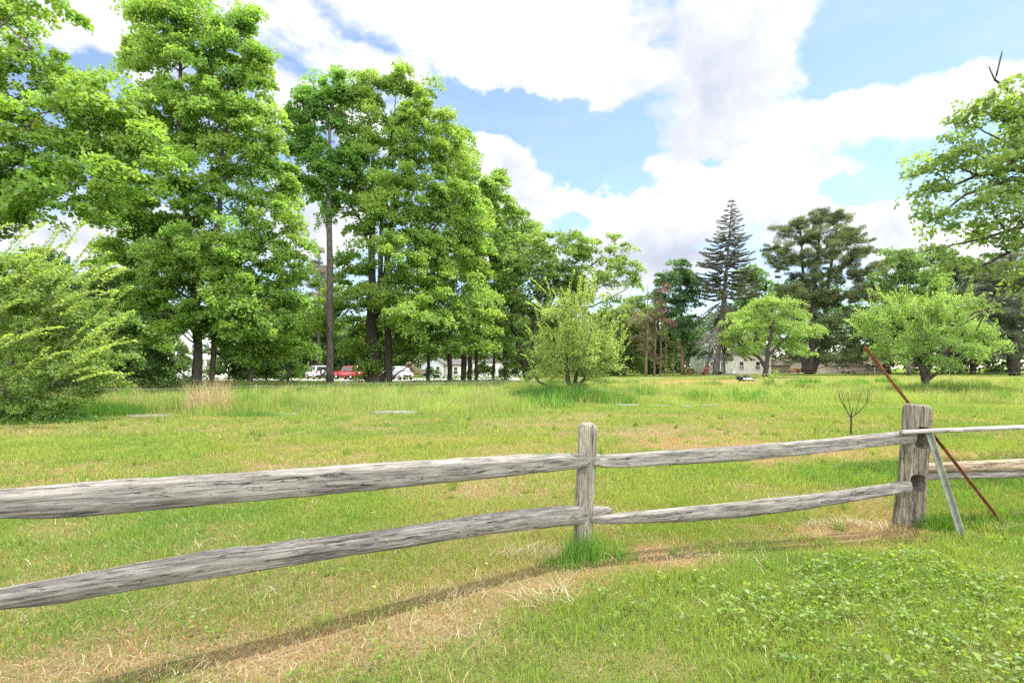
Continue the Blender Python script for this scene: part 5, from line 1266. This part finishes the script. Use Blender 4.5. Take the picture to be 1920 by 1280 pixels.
def left_houses():
    Y = 84.0
    def hx(px): return (px - 960) / F * Y
    x = hx(790); r = empty('cottage', (x, Y, gz(x, Y)), 'small blue-grey cottage with a cream wing behind the maple trunks', 'house')
    w = hx(832) - x
    gable_wall(r, 0, w, 0, 7, 2.1, 1.3, M_bluegrey, 'y'); gable_roof(r, 0, w, 0, 7, 2.1, 1.3, M_roofd, 'y')
    w2 = hx(873) - x
    gable_wall(r, w + 0.05, w2, 1.0, 7, 2.0, 0.9, M_cream, 'x'); gable_roof(r, w + 0.4, w2, 1.0, 7, 2.0, 0.9, M_roofd, 'x', 0.3)
    for px in (808, 821): window(r, hx(px) - x, 0.5, 0.6, 1.2, 0.0)
    window(r, hx(853) - x, 0.5, 0.6, 1.1, 1.0)
    Y2 = 88.0
    x = (886 - 960) / F * Y2; r = empty('white_cottage', (x, Y2, gz(x, Y2)), 'white single-storey house half hidden behind the middle apple tree', 'house')
    w = (980 - 886) / F * Y2
    gable_wall(r, 0, w, 0, 7, 2.6, 1.6, M_white, 'x'); gable_roof(r, 0, w, 0, 7, 2.6, 1.6, M_roofd, 'x')
    for u in (1.6, 3.6, 5.6, 7.4): window(r, u, 0.8, 0.7, 1.2, 0.0)
    Y3 = 76.0
    x = (328 - 960) / F * Y3; r = empty('columned_house', (x, Y3, gz(x, Y3)), 'white house with a columned front behind the tallest maple', 'house')
    w = (400 - 328) / F * Y3
    gable_wall(r, 0, w, 0, 8, 5.6, 2.2, M_white, 'y'); gable_roof(r, 0, w, 0, 8, 5.6, 2.2, M_roofd, 'y')
    for u in (0.9, 2.9, 4.8):
        window(r, u, 0.8, 0.8, 1.5, 0.0); window(r, u, 3.6, 0.8, 1.4, 0.0)
    b = MB(); b.box((-0.2, -2.0, 2.75), (w + 0.2, -0.06, 3.0)); b.build('porch_roof', M_white, r, tint=False)
    for u in np.linspace(0.1, w - 0.1, 6):
        b = MB(); b.tube(np.array([[u, -1.8, 0], [u, -1.8, 2.75]]), 0.12, 10); b.build('column', M_white, r, smooth=True, tint=False)
    # garden shrubs beside the porch
    tree('azalea_bush', 'olive brown bush left of the farmhouse porch', 'bush', 1292, 84.0, [(1290, 695, 9, 7), (1299, 697, 7, 5)], [[(1292, 704, 2), (1292, 694, 1)]], leaf=0.22, lai=3, col=(0.16, 0.14, 0.04), spray=0.6, limb_r=0.02)
    tree('azalea_bush', 'orange flowering bush beside the spruce trunk', 'bush', 1322, 82.0, [(1322, 696, 9, 7), (1328, 693, 6, 6)], [[(1322, 705, 2), (1322, 692, 1)]], leaf=0.2, lai=3, col=(0.27, 0.15, 0.065), spray=0.5, limb_r=0.02, mat=M_flower)
    tree('azalea_bush', 'yellow-orange bush in front of the tan barn', 'bush', 1496, 90.0, [(1490, 692, 10, 6), (1502, 693, 10, 6)], [[(1496, 704, 2), (1496, 692, 1)]], leaf=0.22, lai=3, col=(0.22, 0.16, 0.05), spray=0.6, limb_r=0.02, mat=M_flower)
    tree('blossoming_shrub', 'pale pinkish shrub beside the white van', 'bush', 776, 72.0, [(772, 684, 8, 9), (782, 692, 12, 9)], [[(776, 708, 2), (775, 688, 1)]], leaf=0.2, lai=2.5, col=(0.16, 0.15, 0.09), spray=0.6, limb_r=0.02)
    tree('garden_bush', 'dark round bush in front of the blue-grey cottage', 'bush', 800, 76.0, [(796, 696, 14, 10), (812, 698, 14, 8)], [[(800, 708, 2), (800, 694, 1)]], leaf=0.24, lai=3.4, col=(0.05, 0.11, 0.03), spray=0.7, limb_r=0.02)
    tree('garden_bush', 'small dark bush between the spruce trunk and the cream farmhouse wall', 'bush', 1352, 86.0, [(1352, 699, 7, 5)], [[(1352, 705, 2), (1352, 698, 1)]], leaf=0.2, lai=3.2, col=(0.03, 0.05, 0.025), spray=0.4, limb_r=0.02)


farmhouse(); left_houses()


# ------------------------------------------------------------------ cars (local +X is forward)
def side_shape(name, prof, hw, mat, parent, tuck=0.0, bev=0.05):
    """closed side outline (x, z) given width; upper points pulled in by tuck"""
    zs = [p[1] for p in prof]; z0, z1 = min(zs), max(zs)
    bm = bmesh.new()
    L = [bm.verts.new((x, -hw + tuck * (z - z0) / (z1 - z0 + 1e-6), z)) for x, z in prof]
    R = [bm.verts.new((x, hw - tuck * (z - z0) / (z1 - z0 + 1e-6), z)) for x, z in prof]
    n = len(prof)
    bm.faces.new(L); bm.faces.new(R[::-1])
    for i in range(n): bm.faces.new((L[(i + 1) % n], L[i], R[i], R[(i + 1) % n]))
    bmesh.ops.recalc_face_normals(bm, faces=bm.faces)
    if bev: bmesh.ops.bevel(bm, geom=list(bm.edges), offset=bev, segments=2, affect='EDGES')
    me = bpy.data.meshes.new(name); bm.to_mesh(me); bm.free(); me.materials.append(mat)
    for p in me.polygons: p.use_smooth = True
    o = bpy.data.objects.new(name, me); COL.objects.link(o); o.parent = parent
    return o


def wheel(parent, x, y, r=0.34, w=0.22, axis='y', name='wheel', z=None):
    m = MB(); z = r if z is None else z
    d = np.array([0, 1.0, 0]) if axis == 'y' else np.array([1.0, 0, 0])
    c = np.array([x, y, z]); u = np.array([-w / 2, -w / 2 * 0.8, w / 2 * 0.8, w / 2])
    m.tube(c + u[:, None] * d, np.array([r * 0.93, r, r, r * 0.93]), 20); t = m.build(name, M_rubber, parent, smooth=False, tint=False)
    m2 = MB(); m2.tube(c + np.array([-w / 2 - 0.012, w / 2 + 0.012])[:, None] * d, r * 0.62, 14); m2.build('rim', M_rim, t, tint=False)


def quad_panel(name, pts, th, mat, parent):
    p = np.array(pts, float); n = np.cross(p[1] - p[0], p[3] - p[0]); n /= np.linalg.norm(n)
    v = np.vstack([p + n * th, p - n * th])
    return poly_obj(name, v, [(0, 1, 2, 3), (7, 6, 5, 4), (0, 4, 5, 1), (1, 5, 6, 2), (2, 6, 7, 3), (3, 7, 4, 0)], mat, parent)


def car(name, label, cat, px, Y, heading, paint, body, cabin, hw, spare=False, tuck=0.18, rack=False):
    x = (px - 960) / F * Y
    r = empty(name, (x, Y, gz(x, Y) + 0.07), label, cat, 'vehicles parked on the gravel road', heading)
    side_shape('body', body, hw, paint, r, 0.05, 0.07)
    cb = side_shape('cabin', cabin, hw - 0.04, paint, r, tuck, 0.06)
    z0 = min(p[1] for p in cabin); z1 = max(p[1] for p in cabin)
    lo = [p for p in cabin if p[1] < z0 + 0.05]; hi = [p for p in cabin if p[1] > z1 - 0.08]
    xr, xf = min(p[0] for p in lo), max(p[0] for p in lo); tr, tf = min(p[0] for p in hi), max(p[0] for p in hi)
    def at(u, fx0, fx1): return fx0 + (fx1 - fx0) * u
    def yy(u): return hw - 0.04 - tuck * u + 0.005
    for s in (-1, 1):
        for k, (a, b) in enumerate(((0.05, 0.36), (0.40, 0.66), (0.70, 0.95))):
            q = []
            for (t, u) in ((a, 0.14), (b, 0.14), (b, 0.86), (a, 0.86)):
                q.append((at(t, at(u, xr, tr), at(u, xf, tf)), s * yy(u), z0 + (z1 - z0) * u))
            quad_panel('side_window', q, 0.012, M_glass, cb)
    def glass(name, xa, xb, sgn):
        q = [(at(0.14, xa, xb) + sgn * 0.012, -yy(0.14) + 0.16, z0 + (z1 - z0) * 0.14), (at(0.14, xa, xb) + sgn * 0.012, yy(0.14) - 0.16, z0 + (z1 - z0) * 0.14), (at(0.88, xa, xb) + sgn * 0.012, yy(0.88) - 0.14, z0 + (z1 - z0) * 0.88), (at(0.88, xa, xb) + sgn * 0.012, -yy(0.88) + 0.14, z0 + (z1 - z0) * 0.88)]
        quad_panel(name, q, 0.014, M_glass, cb)
    glass('windscreen', xf, tf, 1); glass('rear_window', xr, tr, -1)
    bx0 = min(p[0] for p in body); bx1 = max(p[0] for p in body)
    for wx in (bx0 + 0.78, bx1 - 0.82):
        for s in (-1, 1): wheel(r, wx, s * (hw - 0.10))
    for s in (-1, 1):
        box_obj('taillight', (bx0 - 0.015, s * (hw - 0.20) - 0.1, 0.78), (bx0 + 0.08, s * (hw - 0.20) + 0.1, 1.05), M_redlamp, r, 0.01)
        box_obj('headlight', (bx1 - 0.12, s * (hw - 0.26) - 0.16, 0.66), (bx1 + 0.012, s * (hw - 0.26) + 0.16, 0.82), M_clearlamp, r, 0.01)
        box_obj('mirror', (xf - 0.28, s * (hw + 0.06) - 0.08, z0 + 0.02), (xf - 0.18, s * (hw + 0.06) + 0.08, z0 + 0.2), paint, r, 0.03)
    box_obj('bumper', (bx0 - 0.05, -hw + 0.1, 0.36), (bx0 + 0.1, hw - 0.1, 0.55), M_black if name != 'white_van' else paint, r, 0.03)
    box_obj('grille', (bx1 - 0.06, -0.5, 0.42), (bx1 + 0.015, 0.5, 0.62), M_black, r, 0.01)
    if spare: wheel(r, bx0 - 0.14, -0.05, 0.35, 0.2, 'x', 'spare_wheel', 0.92)
    if rack:
        for s in (-1, 1): 
            m = MB(); m.tube(np.array([[tr + 0.2, s * 0.55, z1 + 0.07], [tf - 0.1, s * 0.55, z1 + 0.07]]), 0.02, 6); m.build('roof_rail', M_black, r, tint=False)
    return r


suv_body = [(-2.1, 0.35), (-2.1, 0.95), (-2.05, 1.02), (1.0, 1.04), (1.95, 0.92), (2.1, 0.75), (2.12, 0.36)]
suv_cab = [(-2.02, 1.0), (-1.82, 1.68), (-1.6, 1.72), (0.15, 1.70), (0.35, 1.64), (1.05, 1.02)]
car('white_suv', 'white car with a spare wheel on its back door', 'car', 594, 66.0, math.radians(128), M_carwhite, suv_body, suv_cab, 0.88, True, rack=True)
car('red_jeep', 'red car parked between the slender trunk and the thick maple', 'car', 653, 65.0, math.radians(150), M_carred, [(-2.1, 0.35), (-2.1, 1.0), (0.75, 1.02), (2.0, 0.95), (2.12, 0.8), (2.12, 0.36)], [(-2.05, 1.0), (-1.98, 1.66), (-1.8, 1.72), (0.05, 1.70), (0.2, 1.62), (0.75, 1.0)], 0.86, False, 0.12)
car('white_van', 'small white van facing the field beside the maple trunks', 'van', 754, 65.0, math.radians(-58), M_carwhite, [(-1.95, 0.34), (-1.98, 0.95), (1.2, 1.0), (1.75, 0.88), (1.95, 0.7), (1.95, 0.36)], [(-1.92, 0.92), (-1.8, 1.62), (-1.6, 1.72), (-0.1, 1.70), (0.25, 1.60), (1.35, 0.98)], 0.84, False, 0.2)
car('grey_car', 'pale grey car mostly hidden behind the two thick maple trunks', 'car', 716, 71.0, math.radians(165), M_cargrey, suv_body, [(-1.9, 1.0), (-1.4, 1.42), (-1.1, 1.46), (0.1, 1.44), (0.9, 1.02)], 0.88, False)


def mower():
    Y = 50.0; x = (1397 - 960) / F * Y
    r = empty('lawn_mower', (x, Y, gz(x, Y) + 0.02), 'push lawn mower left on the bare earth in the field', 'lawn mower', rotz=math.radians(8))
    side_shape('deck', [(-0.35, 0.14), (-0.32, 0.30), (0.5, 0.32), (0.72, 0.24), (0.74, 0.14)], 0.3, M_white, r, 0.06, 0.03)
    e = side_shape('engine', [(-0.1, 0.30), (-0.12, 0.5), (0.0, 0.56), (0.35, 0.56), (0.45, 0.46), (0.45, 0.30)], 0.2, M_black, r, 0.05, 0.03)
    m = MB(); m.tube(np.array([[0.15, 0, 0.55], [0.15, 0, 0.64]]), 0.13, 14); m.build('starter_cap', M_black, e, tint=False)
    for wx in (-0.32, 0.62):
        for s in (-1, 1): wheel(r, wx, s * 0.34, 0.16 if wx > 0 else 0.2, 0.07)
    for s in (-1, 1):
        m = MB(); m.tube(np.array([[-0.3, s * 0.26, 0.28], [-0.85, s * 0.26, 0.55], [-1.15, s * 0.25, 0.85]]), 0.018, 6); m.build('handle_bar', M_black, r, tint=False)
    m = MB(); m.tube(np.array([[-1.15, -0.25, 0.85], [-1.2, 0, 0.9], [-1.15, 0.25, 0.85]]), 0.022, 6); m.build('grip', M_white, r, tint=False)
    box_obj('grass_bag', (-0.85, -0.22, 0.14), (-0.38, 0.22, 0.46), M_black, r, 0.06)


mower()


# ------------------------------------------------------------------ far woods closing the horizon
def far_woods():
    mb = MB()
    n = 5200
    az = rng.uniform(-1.0, 1.0, n); R = rng.uniform(112, 150, n)
    x = R * np.sin(az) * 1.15; y = R * np.cos(az)
    top = 7 + 8 * fbm(az * 9, az * 0 + 1, 4, 3) + 7.0 * sstep(0.2, 0.45, az)
    z = rng.random(n) ** 0.8 * top
    sc = np.stack([x, y, z + 0.3], 1); sd = rng.normal(size=(n, 3)) * 0.8 + np.stack([-x, -y, x * 0], 1) / R[:, None]; sd[:, 2] = 0.2
    spray_leaves(mb, sc, sd, rng.uniform(1.6, 3.0, n), 46, 0.6, 0.75, np.array([0.055, 0.12, 0.03]), 0.25, 0.8, 0.3, 0.3)
    o = mb.build('woods', M_leaf); tag(o, 'far mixed woods closing the horizon behind everything', 'woods', kind='stuff')


far_woods()
